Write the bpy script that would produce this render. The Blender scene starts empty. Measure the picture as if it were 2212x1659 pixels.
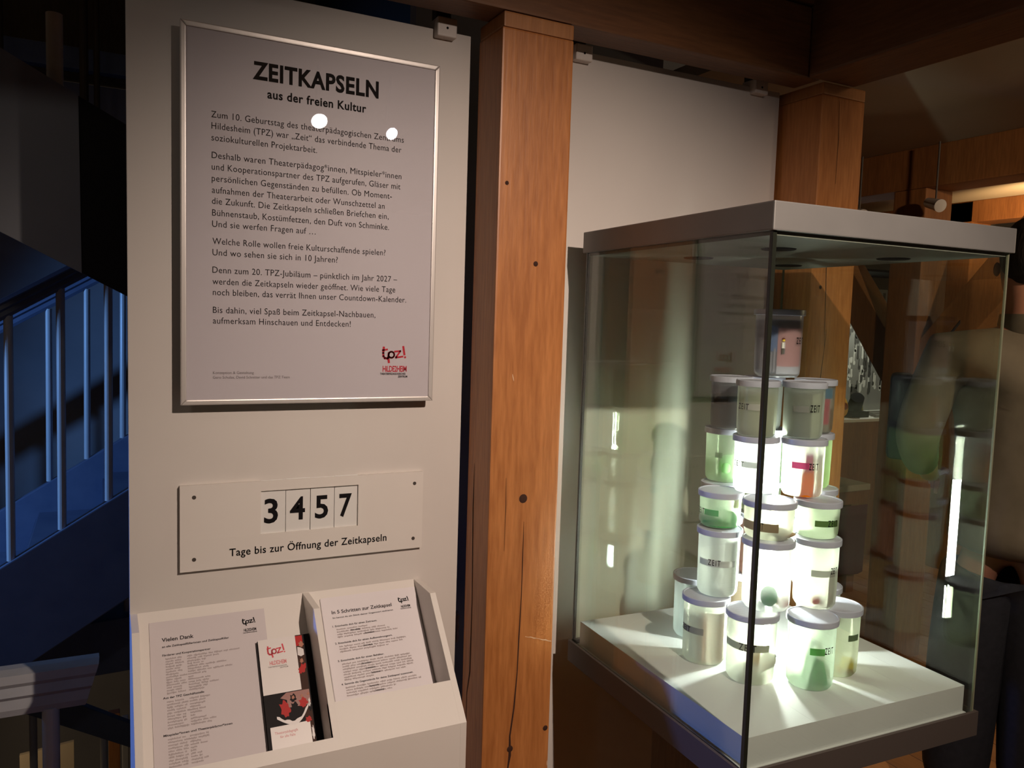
import bpy, bmesh, math, random
from mathutils import Vector, Matrix
random.seed(7)
D = bpy.data
SC = bpy.context.scene
COL = SC.collection
PI = math.pi

# ------------------------------------------------------------------ camera
cd = D.cameras.new('camera'); cam = D.objects.new('camera', cd); COL.objects.link(cam)
cd.sensor_fit = 'HORIZONTAL'; cd.sensor_width = 36.0; cd.lens = 1733.37/2212*36.0
cd.clip_start = 0.05; cd.clip_end = 60
M = Matrix(((0.8914, 0.0084, -0.4532), (-0.4522, 0.0852, -0.8879), (0.0311, 0.9963, 0.0798)))
cam.matrix_world = Matrix.Translation((-0.1298, -1.6597, 1.5)) @ M.to_quaternion().normalized().to_matrix().to_4x4()
SC.camera = cam

# ------------------------------------------------------------------ world, colour management
w = D.worlds.new('World'); SC.world = w; w.use_nodes = True
w.node_tree.nodes['Background'].inputs[0].default_value = (1.0, 0.72, 0.5, 1)
w.node_tree.nodes['Background'].inputs[1].default_value = 0.022
vs = SC.view_settings
vs.view_transform = 'Standard'; vs.look = 'None'; vs.gamma = 1.0; vs.exposure = 0.0; vs.use_curve_mapping = False
cy = SC.cycles
cy.use_denoising = True; cy.max_bounces = 14; cy.diffuse_bounces = 5; cy.glossy_bounces = 6
cy.transmission_bounces = 8; cy.transparent_max_bounces = 40; cy.caustics_reflective = False; cy.caustics_refractive = False
cy.sample_clamp_indirect = 4.0; cy.sample_clamp_direct = 0.0

# ------------------------------------------------------------------ lamps of the room, and added fill lights
def aim(o, target):
    o.rotation_euler = (Vector(target)-o.location).to_track_quat('-Z', 'Y').to_euler()
def spot(name, loc, target, power, col, size, blend=1.0, rad=0.03):
    l = D.lights.new(name, 'SPOT'); l.energy = power; l.color = col; l.spot_size = math.radians(size); l.spot_blend = blend
    l.shadow_soft_size = rad
    o = D.objects.new(name, l); COL.objects.link(o); o.location = loc; aim(o, target); return o
WARM = (1.0, 0.79, 0.65)
L1 = Vector((0.70, -1.92, 2.32)); T1 = Vector((0.80, 0.0, 0.64))
L2 = Vector((1.01, -1.88, 2.30)); T2 = Vector((1.32, -0.70, 1.55))
spot('key_spot', L1+(T1-L1).normalized()*0.02, T1, 158, WARM, 83, 1.0, 0.016)
spot('case_spot', L2+(T2-L2).normalized()*0.02, T2, 8, (1.0, .86, .72), 46, 1.0, 0.012)
spot('blue_stair_light', (-2.3, 1.25, 1.35), (0.0, 1.9, 0.95), 170, (0.17, 0.42, 1.0), 78, 0.6, 0.05)
spot('blue_landing_fill', (-2.0, 1.85, 0.62), (0.0, 1.8, 0.30), 10, (0.12, 0.34, 1.0), 50, 0.5, 0.05)  # added blue fill, the stair light does not reach the landing edge
spot('blue_low_light', (-2.6, 0.78, 1.22), (0.45, -0.36, 0.80), 210, (0.12, 0.28, 1.0), 20, 0.5, 0.05)
spot('far_timber_spot', (2.62, 0.02, 1.62), (3.1, 0.32, 1.86), 5, (1.0, 0.66, 0.34), 46, 0.8, 0.03)
spot('far_frame_spot', (4.15, 0.75, 1.95), (4.6, 1.0, 2.2), 55, (1.0, 0.66, 0.32), 100, 0.8, 0.03)
spot('aisle_fill', (1.95, -2.2, 2.25), (3.05, 0.8, 1.35), 120, (1.0, 0.76, 0.52), 70, 1.0, 0.05)  # added warm fill for the dim right side, stands for no lamp
spot('floor_spot', (2.5, 1.3, 2.2), (2.36, 0.08, 0.0), 40, (1.0, 0.74, 0.45), 34, 1.0, 0.05)
spot('showcase_fill', (4.62, 2.06, 1.80), (4.72, 2.34, 1.10), 20, (1.0, 0.93, 0.85), 120, 0.8, 0.02)  # added fill, brightens the photo backdrop beyond what the strip gives
spot('stair_entry_fill', (-1.0, -1.2, 2.4), (-0.45, 0.8, 0.9), 5, (1.0, 0.90, 0.80), 100, 1.0, 0.05)  # added soft fill for the parapet and near handrail, no such fixture
spot('lower_floor_spot', (-0.9, 2.2, -0.35), (-0.1, 2.7, -0.9), 5, (1.0, 0.72, 0.42), 120, 1.0, 0.05)
pl_ = D.lights.new('room_fill', 'POINT'); pl_.energy = 16; pl_.color = (1.0, .74, .46); pl_.shadow_soft_size = .08  # added out-of-view fill that lifts the dark ceiling at right
po_ = D.objects.new('room_fill', pl_); COL.objects.link(po_); po_.location = (4.3, -1.0, 1.75)

# ------------------------------------------------------------------ materials
def mat(name, base, rough=0.6, metal=0.0, coat=0.0, emis=None, es=0.0, spec=0.5):
    m = D.materials.new(name); m.use_nodes = True
    b = m.node_tree.nodes['Principled BSDF']
    b.inputs['Base Color'].default_value = (*base, 1); b.inputs['Roughness'].default_value = rough
    b.inputs['Metallic'].default_value = metal; b.inputs['Coat Weight'].default_value = coat
    b.inputs['Specular IOR Level'].default_value = spec
    if emis: b.inputs['Emission Color'].default_value = (*emis, 1); b.inputs['Emission Strength'].default_value = es
    return m
def noisy(name, c1, c2, scale=(30, 30, 30), rough=0.6, bump=0.05, detail=6, **k):
    m = mat(name, c1, rough, **k); nt = m.node_tree; N = nt.nodes; b = N['Principled BSDF']
    tc = N.new('ShaderNodeTexCoord'); mp = N.new('ShaderNodeMapping'); mp.inputs['Scale'].default_value = scale
    no = N.new('ShaderNodeTexNoise'); no.inputs['Detail'].default_value = detail; no.inputs['Scale'].default_value = 1
    cr = N.new('ShaderNodeValToRGB'); cr.color_ramp.elements[0].color = (*c1, 1); cr.color_ramp.elements[1].color = (*c2, 1)
    cr.color_ramp.elements[0].position = .3; cr.color_ramp.elements[1].position = .7
    nt.links.new(tc.outputs['Object'], mp.inputs[0]); nt.links.new(mp.outputs[0], no.inputs['Vector'])
    nt.links.new(no.outputs['Fac'], cr.inputs[0]); nt.links.new(cr.outputs[0], b.inputs['Base Color'])
    if bump:
        bp = N.new('ShaderNodeBump'); bp.inputs['Strength'].default_value = bump; bp.inputs['Distance'].default_value = .01
        nt.links.new(no.outputs['Fac'], bp.inputs['Height']); nt.links.new(bp.outputs[0], b.inputs['Normal'])
    return m
def wood(name, dark, light, axis='z', rough=0.5, k=1.0):
    m = mat(name, dark, rough); nt = m.node_tree; N = nt.nodes; L = nt.links; b = N['Principled BSDF']
    sc = {'z': (9, 9, .9), 'y': (9, .9, 9), 'x': (.9, 9, 9)}[axis]
    tc = N.new('ShaderNodeTexCoord'); mp = N.new('ShaderNodeMapping'); mp.inputs['Scale'].default_value = [s*k for s in sc]
    L.new(tc.outputs['Object'], mp.inputs[0])
    n1 = N.new('ShaderNodeTexNoise'); n1.inputs['Scale'].default_value = 1.1; n1.inputs['Detail'].default_value = 4; n1.inputs['Distortion'].default_value = .6
    L.new(mp.outputs[0], n1.inputs['Vector'])
    mu = N.new('ShaderNodeMath'); mu.operation = 'MULTIPLY'; mu.inputs[1].default_value = 11
    L.new(n1.outputs['Fac'], mu.inputs[0])
    sn = N.new('ShaderNodeMath'); sn.operation = 'SINE'; L.new(mu.outputs[0], sn.inputs[0])
    mp2 = N.new('ShaderNodeMapping'); mp2.inputs['Scale'].default_value = [s*9*k for s in sc]; L.new(tc.outputs['Object'], mp2.inputs[0])
    n2 = N.new('ShaderNodeTexNoise'); n2.inputs['Scale'].default_value = 1.6; n2.inputs['Detail'].default_value = 6; L.new(mp2.outputs[0], n2.inputs['Vector'])
    n3 = N.new('ShaderNodeTexNoise'); n3.inputs['Scale'].default_value = .5; n3.inputs['Detail'].default_value = 2; L.new(mp.outputs[0], n3.inputs['Vector'])
    a = N.new('ShaderNodeMath'); a.operation = 'MULTIPLY_ADD'; a.inputs[1].default_value = .07; L.new(sn.outputs[0], a.inputs[0]); L.new(n2.outputs['Fac'], a.inputs[2])
    a2 = N.new('ShaderNodeMath'); a2.operation = 'MULTIPLY_ADD'; a2.inputs[1].default_value = .5; L.new(a.outputs[0], a2.inputs[0])
    a3 = N.new('ShaderNodeMath'); a3.operation = 'MULTIPLY'; a3.inputs[1].default_value = .5; L.new(n3.outputs['Fac'], a3.inputs[0]); L.new(a3.outputs[0], a2.inputs[2])
    cr = N.new('ShaderNodeValToRGB'); cr.color_ramp.elements[0].color = (*dark, 1); cr.color_ramp.elements[1].color = (*light, 1)
    cr.color_ramp.elements[0].position = .33; cr.color_ramp.elements[1].position = .66
    L.new(a2.outputs[0], cr.inputs[0]); L.new(cr.outputs[0], b.inputs['Base Color'])
    bp = N.new('ShaderNodeBump'); bp.inputs['Strength'].default_value = .12; bp.inputs['Distance'].default_value = .004
    L.new(n2.outputs['Fac'], bp.inputs['Height']); L.new(bp.outputs[0], b.inputs['Normal'])
    return m
def glassy(name, tint, refl=1.0, base=0.04):
    m = D.materials.new(name); m.use_nodes = True; nt = m.node_tree; N = nt.nodes; L = nt.links
    for n in list(N): N.remove(n)
    out = N.new('ShaderNodeOutputMaterial'); tr = N.new('ShaderNodeBsdfTransparent'); tr.inputs[0].default_value = (*tint, 1)
    gl = N.new('ShaderNodeBsdfGlossy'); gl.inputs['Roughness'].default_value = 0.0; gl.inputs[0].default_value = (1, 1, 1, 1)
    ge = N.new('ShaderNodeNewGeometry'); dt = N.new('ShaderNodeVectorMath'); dt.operation = 'DOT_PRODUCT'
    L.new(ge.outputs['Normal'], dt.inputs[0]); L.new(ge.outputs['Incoming'], dt.inputs[1])
    ab = N.new('ShaderNodeMath'); ab.operation = 'ABSOLUTE'; L.new(dt.outputs['Value'], ab.inputs[0])
    su = N.new('ShaderNodeMath'); su.operation = 'SUBTRACT'; su.inputs[0].default_value = 1; L.new(ab.outputs[0], su.inputs[1])
    po = N.new('ShaderNodeMath'); po.operation = 'POWER'; po.inputs[1].default_value = 5; L.new(su.outputs[0], po.inputs[0])
    ma = N.new('ShaderNodeMath'); ma.operation = 'MULTIPLY_ADD'; ma.inputs[1].default_value = (1-base)*refl; ma.inputs[2].default_value = base*refl
    L.new(po.outputs[0], ma.inputs[0])
    mx = N.new('ShaderNodeMixShader'); L.new(ma.outputs[0], mx.inputs[0]); L.new(tr.outputs[0], mx.inputs[1]); L.new(gl.outputs[0], mx.inputs[2])
    L.new(mx.outputs[0], out.inputs[0]); return m
def frosted(name, col, clear=0.35, gloss=0.06):
    m = D.materials.new(name); m.use_nodes = True; nt = m.node_tree; N = nt.nodes; L = nt.links
    for n in list(N): N.remove(n)
    out = N.new('ShaderNodeOutputMaterial')
    tr = N.new('ShaderNodeBsdfTransparent'); tr.inputs[0].default_value = (*col, 1)
    tl = N.new('ShaderNodeBsdfTranslucent'); tl.inputs[0].default_value = (*col, 1)
    df = N.new('ShaderNodeBsdfDiffuse'); df.inputs[0].default_value = (*col, 1)
    gl = N.new('ShaderNodeBsdfGlossy'); gl.inputs['Roughness'].default_value = .18
    m1 = N.new('ShaderNodeMixShader'); m1.inputs[0].default_value = .16; L.new(tl.outputs[0], m1.inputs[1]); L.new(df.outputs[0], m1.inputs[2])
    m2 = N.new('ShaderNodeMixShader'); m2.inputs[0].default_value = clear; L.new(m1.outputs[0], m2.inputs[1]); L.new(tr.outputs[0], m2.inputs[2])
    m3 = N.new('ShaderNodeMixShader'); m3.inputs[0].default_value = gloss; L.new(m2.outputs[0], m3.inputs[1]); L.new(gl.outputs[0], m3.inputs[2])
    L.new(m3.outputs[0], out.inputs[0]); return m
def thin(name, col, tl=0.5, rough=.6):
    """paper or card that lets some light through"""
    m = D.materials.new(name); m.use_nodes = True; nt = m.node_tree; N = nt.nodes; L = nt.links
    for n in list(N): N.remove(n)
    out = N.new('ShaderNodeOutputMaterial'); t = N.new('ShaderNodeBsdfTranslucent'); t.inputs[0].default_value = (*col, 1)
    d_ = N.new('ShaderNodeBsdfDiffuse'); d_.inputs[0].default_value = (*col, 1)
    mx = N.new('ShaderNodeMixShader'); mx.inputs[0].default_value = tl; L.new(d_.outputs[0], mx.inputs[1]); L.new(t.outputs[0], mx.inputs[2])
    L.new(mx.outputs[0], out.inputs[0]); return m

m_panel = noisy('panel_white', (.60, .565, .53), (.64, .60, .565), (3, 3, 3), .45, .0)
m_board = noisy('board_white', (.66, .62, .58), (.69, .65, .61), (4, 4, 4), .5, .0)
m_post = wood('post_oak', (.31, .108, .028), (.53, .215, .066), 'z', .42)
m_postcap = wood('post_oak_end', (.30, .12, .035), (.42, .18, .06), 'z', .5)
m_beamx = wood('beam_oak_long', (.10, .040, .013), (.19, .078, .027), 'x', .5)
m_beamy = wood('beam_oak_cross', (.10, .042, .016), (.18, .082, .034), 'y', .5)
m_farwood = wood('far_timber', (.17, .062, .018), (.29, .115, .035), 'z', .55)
m_crack = mat('crack_dark', (.035, .01, .004), .9)
m_black = mat('ink_black', (.008, .007, .008), .6, spec=.08)
m_ink = mat('ink_body', (.030, .025, .027), .6, spec=.1)
m_grey_ink = mat('ink_grey', (.19, .16, .16), .6)
m_pale_ink = mat('ink_pale', (.36, .31, .31), .6)
m_red = mat('logo_red', (.55, .006, .028), .45)
m_redpale = mat('print_pale_red', (.58, .16, .17), .5)
m_sheet = mat('poster_sheet', (.64, .595, .625), .45)
m_paper = mat('paper', (.56, .51, .52), .6)
m_paper2 = mat('paper_bright', (.68, .64, .66), .6)
m_card = mat('card_white', (.68, .67, .65), .5)
m_alu = noisy('frame_silver', (.72, .68, .65), (.78, .74, .71), (40, 40, 3), .32, .02, metal=.55)
m_dark = mat('void_dark', (.012, .010, .010), .9)
m_clip = mat('clip_plastic', (.70, .65, .61), .4)
m_steel = noisy('lid_metal', (.185, .183, .178), (.21, .207, .20), (8, 8, 8), .42, .0, metal=.35)
m_tray = mat('tray_metal', (.075, .062, .055), .5, metal=.3)
m_underlid = noisy('lid_lining', (.15, .16, .135), (.18, .19, .16), (10, 10, 10), .6, 0)
m_seal = mat('black_seal', (.012, .014, .010), .25)
m_glass = glassy('case_glass', (.935, .968, .94), 1.0, .045)
m_cover = glassy('poster_cover', (.985, .985, .99), 1.0, .05)
m_plinth = noisy('plinth_white', (.55, .56, .57), (.58, .59, .60), (6, 6, 6), .5, .0)
m_lidp = mat('jar_lid_plastic', (.44, .44, .55), .35)
m_rim = mat('jar_neck', (.70, .70, .74), .35)
m_tube = mat('tube_glow', (1, 1, 1), .5, emis=(.94, 1.0, .90), es=215)
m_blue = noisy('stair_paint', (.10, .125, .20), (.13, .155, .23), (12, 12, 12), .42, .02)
m_rail = noisy('rail_paint', (.38, .40, .42), (.46, .47, .48), (14, 14, 14), .40, .03)
m_bal = noisy('baluster_paint', (.50, .50, .50), (.55, .54, .53), (14, 14, 14), .32, .01)
m_slab = noisy('slab_grey', (.24, .25, .275), (.27, .28, .305), (5, 5, 5), .7, .02)
m_cream = noisy('cream_paint', (.66, .60, .48), (.72, .65, .52), (9, 9, 9), .28, .02)
m_plaster = noisy('plaster', (.32, .285, .23), (.40, .355, .285), (3, 3, 3), .85, .05)
m_wallblue = noisy('stairwell_plaster', (.22, .22, .24), (.30, .30, .32), (2, 2, 2), .85, .03)
m_darkwood = wood('dark_boards', (.07, .045, .02), (.12, .075, .03), 'z', .6)
m_floor = wood('floor_oak', (.33, .14, .045), (.45, .21, .075), 'y', .45)
m_ceil = noisy('ceiling_plaster', (.40, .33, .24), (.46, .385, .28), (2, 2, 2), .9, .04)

# ------------------------------------------------------------------ builders
WL = {}
def tag(o, label=None, cat=None, group=None, kind=None):
    if label: o['label'] = label
    if cat: o['category'] = cat
    if group: o['group'] = group
    if kind: o['kind'] = kind
    return o
def thing(name, label, cat, loc, group=None):
    o = D.objects.new(name, None); o.empty_display_size = .05; COL.objects.link(o); o.location = loc; WL[o] = Vector(loc)
    return tag(o, label, cat, group)
def obj(name, bm, m, parent=None, smooth=False, label=None, kind=None, cat=None, group=None):
    """world-space bmesh -> object with its origin at its base (or the parent's)"""
    if isinstance(bm, bmesh.types.BMesh):
        me = D.meshes.new(name); bm.to_mesh(me); bm.free()
    else: me = bm; me.name = name
    vs_ = [v.co for v in me.vertices]
    lo = Vector([min(v[i] for v in vs_) for i in range(3)]); hi = Vector([max(v[i] for v in vs_) for i in range(3)])
    base = Vector(((lo.x+hi.x)/2, (lo.y+hi.y)/2, lo.z))
    me.transform(Matrix.Translation(-base))
    if smooth:
        for p in me.polygons: p.use_smooth = True
        me.set_sharp_from_angle(angle=.75)
    o = D.objects.new(name, me); COL.objects.link(o)
    if m:
        for mm in (m if isinstance(m, list) else [m]): me.materials.append(mm)
    WL[o] = base
    if parent: o.parent = parent; o.location = base-WL[parent]
    else: o.location = base
    tag(o, label, cat, group, kind); return o
def bev(bm, r, seg=2):
    bmesh.ops.bevel(bm, geom=list(bm.edges), offset=r, segments=seg, affect='EDGES', profile=.7, clamp_overlap=True)
def box(x0, x1, y0, y1, z0, z1, b=0, bm=None, seg=2):
    t = bmesh.new(); bmesh.ops.create_cube(t, size=1)
    for v in t.verts: v.co = Vector(((x0+x1)/2+v.co.x*(x1-x0), (y0+y1)/2+v.co.y*(y1-y0), (z0+z1)/2+v.co.z*(z1-z0)))
    if b: bev(t, b, seg)
    return join(bm, t)
def join(bm, t):
    if bm is None: return t
    me = D.meshes.new('tmp'); t.to_mesh(me); t.free(); bm.from_mesh(me); D.meshes.remove(me); return bm
def prism(pts, vec, bm=None, b=0):
    t = bmesh.new(); vec = Vector(vec); A = [t.verts.new(Vector(p)) for p in pts]; B = [t.verts.new(Vector(p)+vec) for p in pts]
    n = len(A); t.faces.new(A); t.faces.new(B[::-1])
    for i in range(n): t.faces.new((A[i], B[i], B[(i+1) % n], A[(i+1) % n]))
    bmesh.ops.recalc_face_normals(t, faces=t.faces)
    if b: bev(t, b)
    return join(bm, t)
def cyl(p, q, r, seg=20, r2=None, bm=None, cap=True):
    p, q = Vector(p), Vector(q); t = bmesh.new(); d_ = q-p
    bmesh.ops.create_cone(t, cap_ends=cap, segments=seg, radius1=r, radius2=r if r2 is None else r2, depth=d_.length)
    t.transform(Matrix.Translation((p+q)/2) @ d_.to_track_quat('Z', 'Y').to_matrix().to_4x4()); return join(bm, t)
def lathe(prof, c, seg=40, bm=None):
    t = bmesh.new(); rings = []
    for r, z in prof:
        if r < 1e-6: rings.append([t.verts.new((c[0], c[1], z))])
        else: rings.append([t.verts.new((c[0]+r*math.cos(2*PI*i/seg), c[1]+r*math.sin(2*PI*i/seg), z)) for i in range(seg)])
    for a, b in zip(rings, rings[1:]):
        for i in range(seg):
            j = (i+1) % seg
            if len(a) == 1 and len(b) > 1: t.faces.new((a[0], b[j], b[i]))
            elif len(b) == 1 and len(a) > 1: t.faces.new((a[i], a[j], b[0]))
            elif len(a) > 1: t.faces.new((a[i], a[j], b[j], b[i]))
    bmesh.ops.recalc_face_normals(t, faces=t.faces)
    return join(bm, t)
def sphere(c, r, sx=1, sy=1, sz=1, bm=None, seg=20):
    t = bmesh.new(); bmesh.ops.create_uvsphere(t, u_segments=seg, v_segments=seg//2, radius=1)
    for v in t.verts: v.co = Vector((c[0]+v.co.x*r*sx, c[1]+v.co.y*r*sy, c[2]+v.co.z*r*sz))
    return join(bm, t)
_cu = D.curves.new('type', 'FONT'); _cu.resolution_u = 3; _to = D.objects.new('type', _cu)
def glyphs(s, bold=0.0, spacing=1.0):
    _cu.body = s; _cu.offset = bold; _cu.space_character = spacing
    me = D.meshes.new_from_object(_to); V = [(v.co.x, v.co.y) for v in me.vertices]; F = [tuple(p.vertices) for p in me.polygons]
    D.meshes.remove(me); return V, F
class Flat:
    """flat print on a surface given by origin O, axes U,V and normal N"""
    def __init__(s, O, U=(1, 0, 0), V=(0, 0, 1), N=(0, -1, 0)):
        s.O, s.U, s.V, s.N = Vector(O), Vector(U).normalized(), Vector(V).normalized(), Vector(N).normalized(); s.v = []; s.f = []
    def P(s, u, v, n=0): return s.O+s.U*u+s.V*v+s.N*n
    def poly(s, pts, n=0):
        k = len(s.v); s.v += [s.P(u, v, n) for u, v in pts]; s.f.append(tuple(range(k, k+len(pts)))); return s
    def rect(s, u0, u1, v0, v1, n=0): return s.poly([(u0, v0), (u1, v0), (u1, v1), (u0, v1)], n)
    def disc(s, u, v, ru, rv, n=0, k=20, a0=0, rot=0):
        pts = []
        for i in range(k):
            a = 2*PI*i/k; x, y = ru*math.cos(a), rv*math.sin(a); pts.append((u+x*math.cos(rot)-y*math.sin(rot), v+x*math.sin(rot)+y*math.cos(rot)))
        return s.poly(pts, n)
    def blob(s, u, v, ru, rv, n=0, rot=0, seed=1):
        q = random.Random(seed); pts = []
        for i in range(18):
            a = 2*PI*i/18; k = q.uniform(.62, 1.18); x, y = ru*k*math.cos(a), rv*k*math.sin(a); pts.append((u+x*math.cos(rot)-y*math.sin(rot), v+x*math.sin(rot)+y*math.cos(rot)))
        return s.poly(pts, n)
    def text(s, t, u0, u1, v, cap, bold=0.0, n=0, spacing=1.0):
        V, F = glyphs(t, bold, spacing); x0 = min(p[0] for p in V); x1 = max(p[0] for p in V); k = len(s.v)
        sx = (u1-u0)/(x1-x0); sy = cap/0.682
        s.v += [s.P(u0+(x-x0)*sx, v+y*sy, n) for x, y in V]; s.f += [tuple(i+k for i in f) for f in F]; return s
    def stroke(s, pts, w_, n=0):
        for (a, b) in zip(pts, pts[1:]):
            dx, dy = b[0]-a[0], b[1]-a[1]; l = math.hypot(dx, dy) or 1; nx, ny = -dy/l*w_/2, dx/l*w_/2; ex, ey = dx/l*w_*.35, dy/l*w_*.35
            s.poly([(a[0]+nx-ex, a[1]+ny-ey), (a[0]-nx-ex, a[1]-ny-ey), (b[0]-nx+ex, b[1]-ny+ey), (b[0]+nx+ex, b[1]+ny+ey)], n)
        return s
    def build(s, name, m, parent=None, **k):
        me = D.meshes.new(name); me.from_pydata([tuple(p) for p in s.v], [], s.f); me.update(); return obj(name, me, m, parent, **k)
def logo(F, u, v, w_, h_, n=0):
    """the tpz! word mark: hand drawn strokes in a box u..u+w, v..v+h"""
    q = lambda pts: [(u+x*w_, v+y*h_) for x, y in pts]
    t = w_*.075
    F.stroke(q([(.05, 1.0), (.03, .62), (.04, .40), (.10, .26), (.20, .24), (.28, .34)]), t*1.25, n)
    F.stroke(q([(.0, .80), (.20, .86)]), t, n)
    bowl = [(.385+.125*math.cos(a), .50+.21*math.sin(a)) for a in [PI*2*i/14 for i in range(15)]]
    F.stroke(q(bowl), t, n)
    F.stroke(q([(.27, .62), (.25, .30), (.28, -.02)]), t*1.25, n)
    F.stroke(q([(.53, .72), (.78, .76), (.60, .36), (.58, .30), (.88, .38)]), t, n)
    F.stroke(q([(.90, 1.06), (.955, .52)]), t*1.2, n)
    F.disc(u+.985*w_, v+.33*h_, t*.62, t*.62, n, 12)
    return F
def wordrow(F, u0, u1, v, h_, rnd, n=0):
    """one line of small unreadable words, as the photo shows them"""
    u = u0
    while u < u1-h_*.8:
        k = min(rnd.uniform(2.2, 8.0)*h_, u1-u)
        x = u
        while x < u+k:
            lw = h_*rnd.uniform(.35, .62); up = rnd.choice((.72, .72, .78, 1.0, 1.05)); dn = rnd.choice((0, 0, 0, 0, -.25))
            F.rect(x, min(x+lw, u+k), v+dn*h_, v+up*h_*.86, n); x += lw+h_*.12
        u += k+h_*.75

# ------------------------------------------------------------------ setting: floor, ceilings, walls
bm = None
floor_root = obj('floor', box(-3.2, 7.0, -4.5, .32, -.06, -.004), m_dark, kind='structure')
for i in range(52):                                      # boards of the exhibition floor
    x = .62+i*.12
    obj('floor_board', box(x+.0015, x+.1185, -.45, 4.2, -.03, 0, .001), m_floor, floor_root)
for i in range(32):
    x = -3.2+i*.12
    obj('floor_board', box(x+.0015, x+.1185, -4.5, .3, -.03, 0, .001), m_floor, floor_root)
for i in range(20):
    x = .64+i*.12
    obj('floor_board', box(x+.0015, x+.1185, -4.5, -.452, -.03, 0, .001), m_floor, floor_root)
obj('ceiling', box(-3.2, 1.44, -4.5, .30, 2.56, 2.6), m_ceil, kind='structure')
obj('ceiling', box(1.6, 7.0, -4.5, 4.2, 2.31, 2.36), m_ceil, kind='structure')
obj('wall_right', box(5.6, 5.7, -1.2, 4.2, 0, 2.31), m_plaster, kind='structure')
obj('wall_back', box(.62, 7.0, 3.6, 3.7, 0, 2.31), m_plaster, kind='structure')
obj('wall_stairwell', box(-3.2, 1.0, 3.3, 3.38, -2.4, 2.68), m_wallblue, kind='structure')
obj('wall_upper', box(-3.2, 1.0, 3.25, 3.38, 2.70, 4.2), m_darkwood, kind='structure')
obj('wall_divider', box(1.0, 1.05, .60, 3.6, -2.4, 4.2), m_dark, kind='structure')
obj('wall_niche', box(.66, 1.52, .55, .60, 0, 2.5), m_wallblue, kind='structure')
obj('floor_lower', box(-3.2, .6, .3, 3.3, -2.5, -2.4), m_floor, kind='structure')
obj('trim_1', box(-3.2, .6, 3.17, 3.25, 2.72, 2.83, .006), m_blue, kind='structure')

# ------------------------------------------------------------------ timber frame
def post(name, x0, x1, y0, y1, z0, z1, label, loc_mat=m_post, cracks=(), knots=(), cap=None):
    t = thing(name, label, 'post', ((x0+x1)/2, (y0+y1)/2, z0))
    obj('shaft', box(x0, x1, y0, y1, z0, z1 if not cap else cap, .004), loc_mat, t)
    if cap: obj('head_block', box(x0+.0015, x1-.0015, y0-.002, y1, cap, z1, .004), m_postcap, t, label='paler head piece of the post')
    for pts in cracks:
        F = Flat((0, y0-.0006, 0)) if pts[0] == 'f' else Flat((x0-.0006, 0, 0), (0, 1, 0), (0, 0, 1), (-1, 0, 0))
        P = pts[1]
        for (a, b) in zip(P, P[1:]):
            F.poly([(a[0]-a[2]/2, a[1]), (a[0]+a[2]/2, a[1]), (b[0]+b[2]/2, b[1]), (b[0]-b[2]/2, b[1])])
        F.build('crack', m_crack, t)
    for (x, z, r) in knots:
        bmk = lathe([(0, .0012), (r, .0008), (r*1.25, 0)], (0, 0), 14); bmk.transform(Matrix.Translation((x, y0-.0004, z)) @ Matrix.Rotation(PI/2, 4, 'X'))
        obj('knot', bmk, m_crack, t, smooth=True)
    return t
post('timber_post', .602, .7706, -.136, -.02, 0, 2.128, 'square oak post between the two white display panels', cap=2.097,
     cracks=[('f', [(.6873, 1.06, .0006), (.6875, .98, .0022), (.6873, .89, .0018), (.6845, .80, .0030), (.683, .72, .0022), (.6778, .64, .0036), (.6695, .575, .004), (.671, .53, .0065), (.667, .50, .003), (.664, .35, .0014)]),
             ('f', [(.641, .999, .0005), (.642, 1.10, .0012), (.6405, 1.16, .0005)]),
             ('s', [(-.055, 1.18, .001), (-.0543, 1.076, .004), (-.063, .867, .003), (-.0611, .705, .005), (-.047, .645, .002), (-.047, .45, .003)])],
     knots=[(.6956, 1.6207, .0045), (.6839, 1.1116, .008), (.6213, 1.7836, .0035), (.671, .545, .006), (.7602, .575, .005)])
# scratches: pale worn spots on the post
ps = [o for o in COL.objects if o.name == 'timber_post'][0]
m_worn = mat('worn_pale', (.62, .40, .25), .6)
Fw = Flat((0, -.1367, 0)); pts = [(.70+i*.0075, .8-i*.0024+random.uniform(-.0015, .0015)) for i in range(10)]
Fw.poly([(u, v+.0004+random.uniform(0, .0016)) for u, v in pts]+[(u, v-.0004-random.uniform(0, .0012)) for u, v in pts[::-1]]).build('scuff', m_worn, ps, label='pale scuff mark across the front of the post')
Flat((0, -.1367, 0)).disc(.6497, 1.377, .0012, .008, rot=.25).build('scuff', m_worn, ps)
Flat((0, -.1367, 0)).disc(.768, .49, .0016, .006).build('scuff', m_worn, ps)
post('timber_post', 1.511, 1.668, -.136, .02, 0, 2.13, 'square oak post behind the right side of the glass case', cap=2.10,
     cracks=[('f', [(1.5735, 2.09, .0006), (1.578, 2.0, .0018), (1.577, 1.88, .0008)]), ('f', [(1.566, 1.76, .0008), (1.5616, 1.684, .003), (1.568, 1.56, .0022), (1.5731, 1.453, .001)]), ('f', [(1.578, 1.5, .001), (1.566, 1.37, .0028), (1.556, 1.2, .0022), (1.55, 1.0, .001)])],
     knots=[(1.546, 1.61, .004)])
def beam(name, bm, m, label, nails=()):
    o = obj(name, bm, m); return tag(o, label, 'beam')
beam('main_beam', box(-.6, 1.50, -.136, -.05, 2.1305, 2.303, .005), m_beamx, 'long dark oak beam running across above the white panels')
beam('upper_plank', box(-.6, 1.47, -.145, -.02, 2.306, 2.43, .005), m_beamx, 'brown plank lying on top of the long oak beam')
beam('cross_beam', box(1.455, 1.618, -3.2, -.14, 2.13, 2.42, .006), m_beamy, 'heavy oak cross beam coming forward above the glass case')
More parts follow.
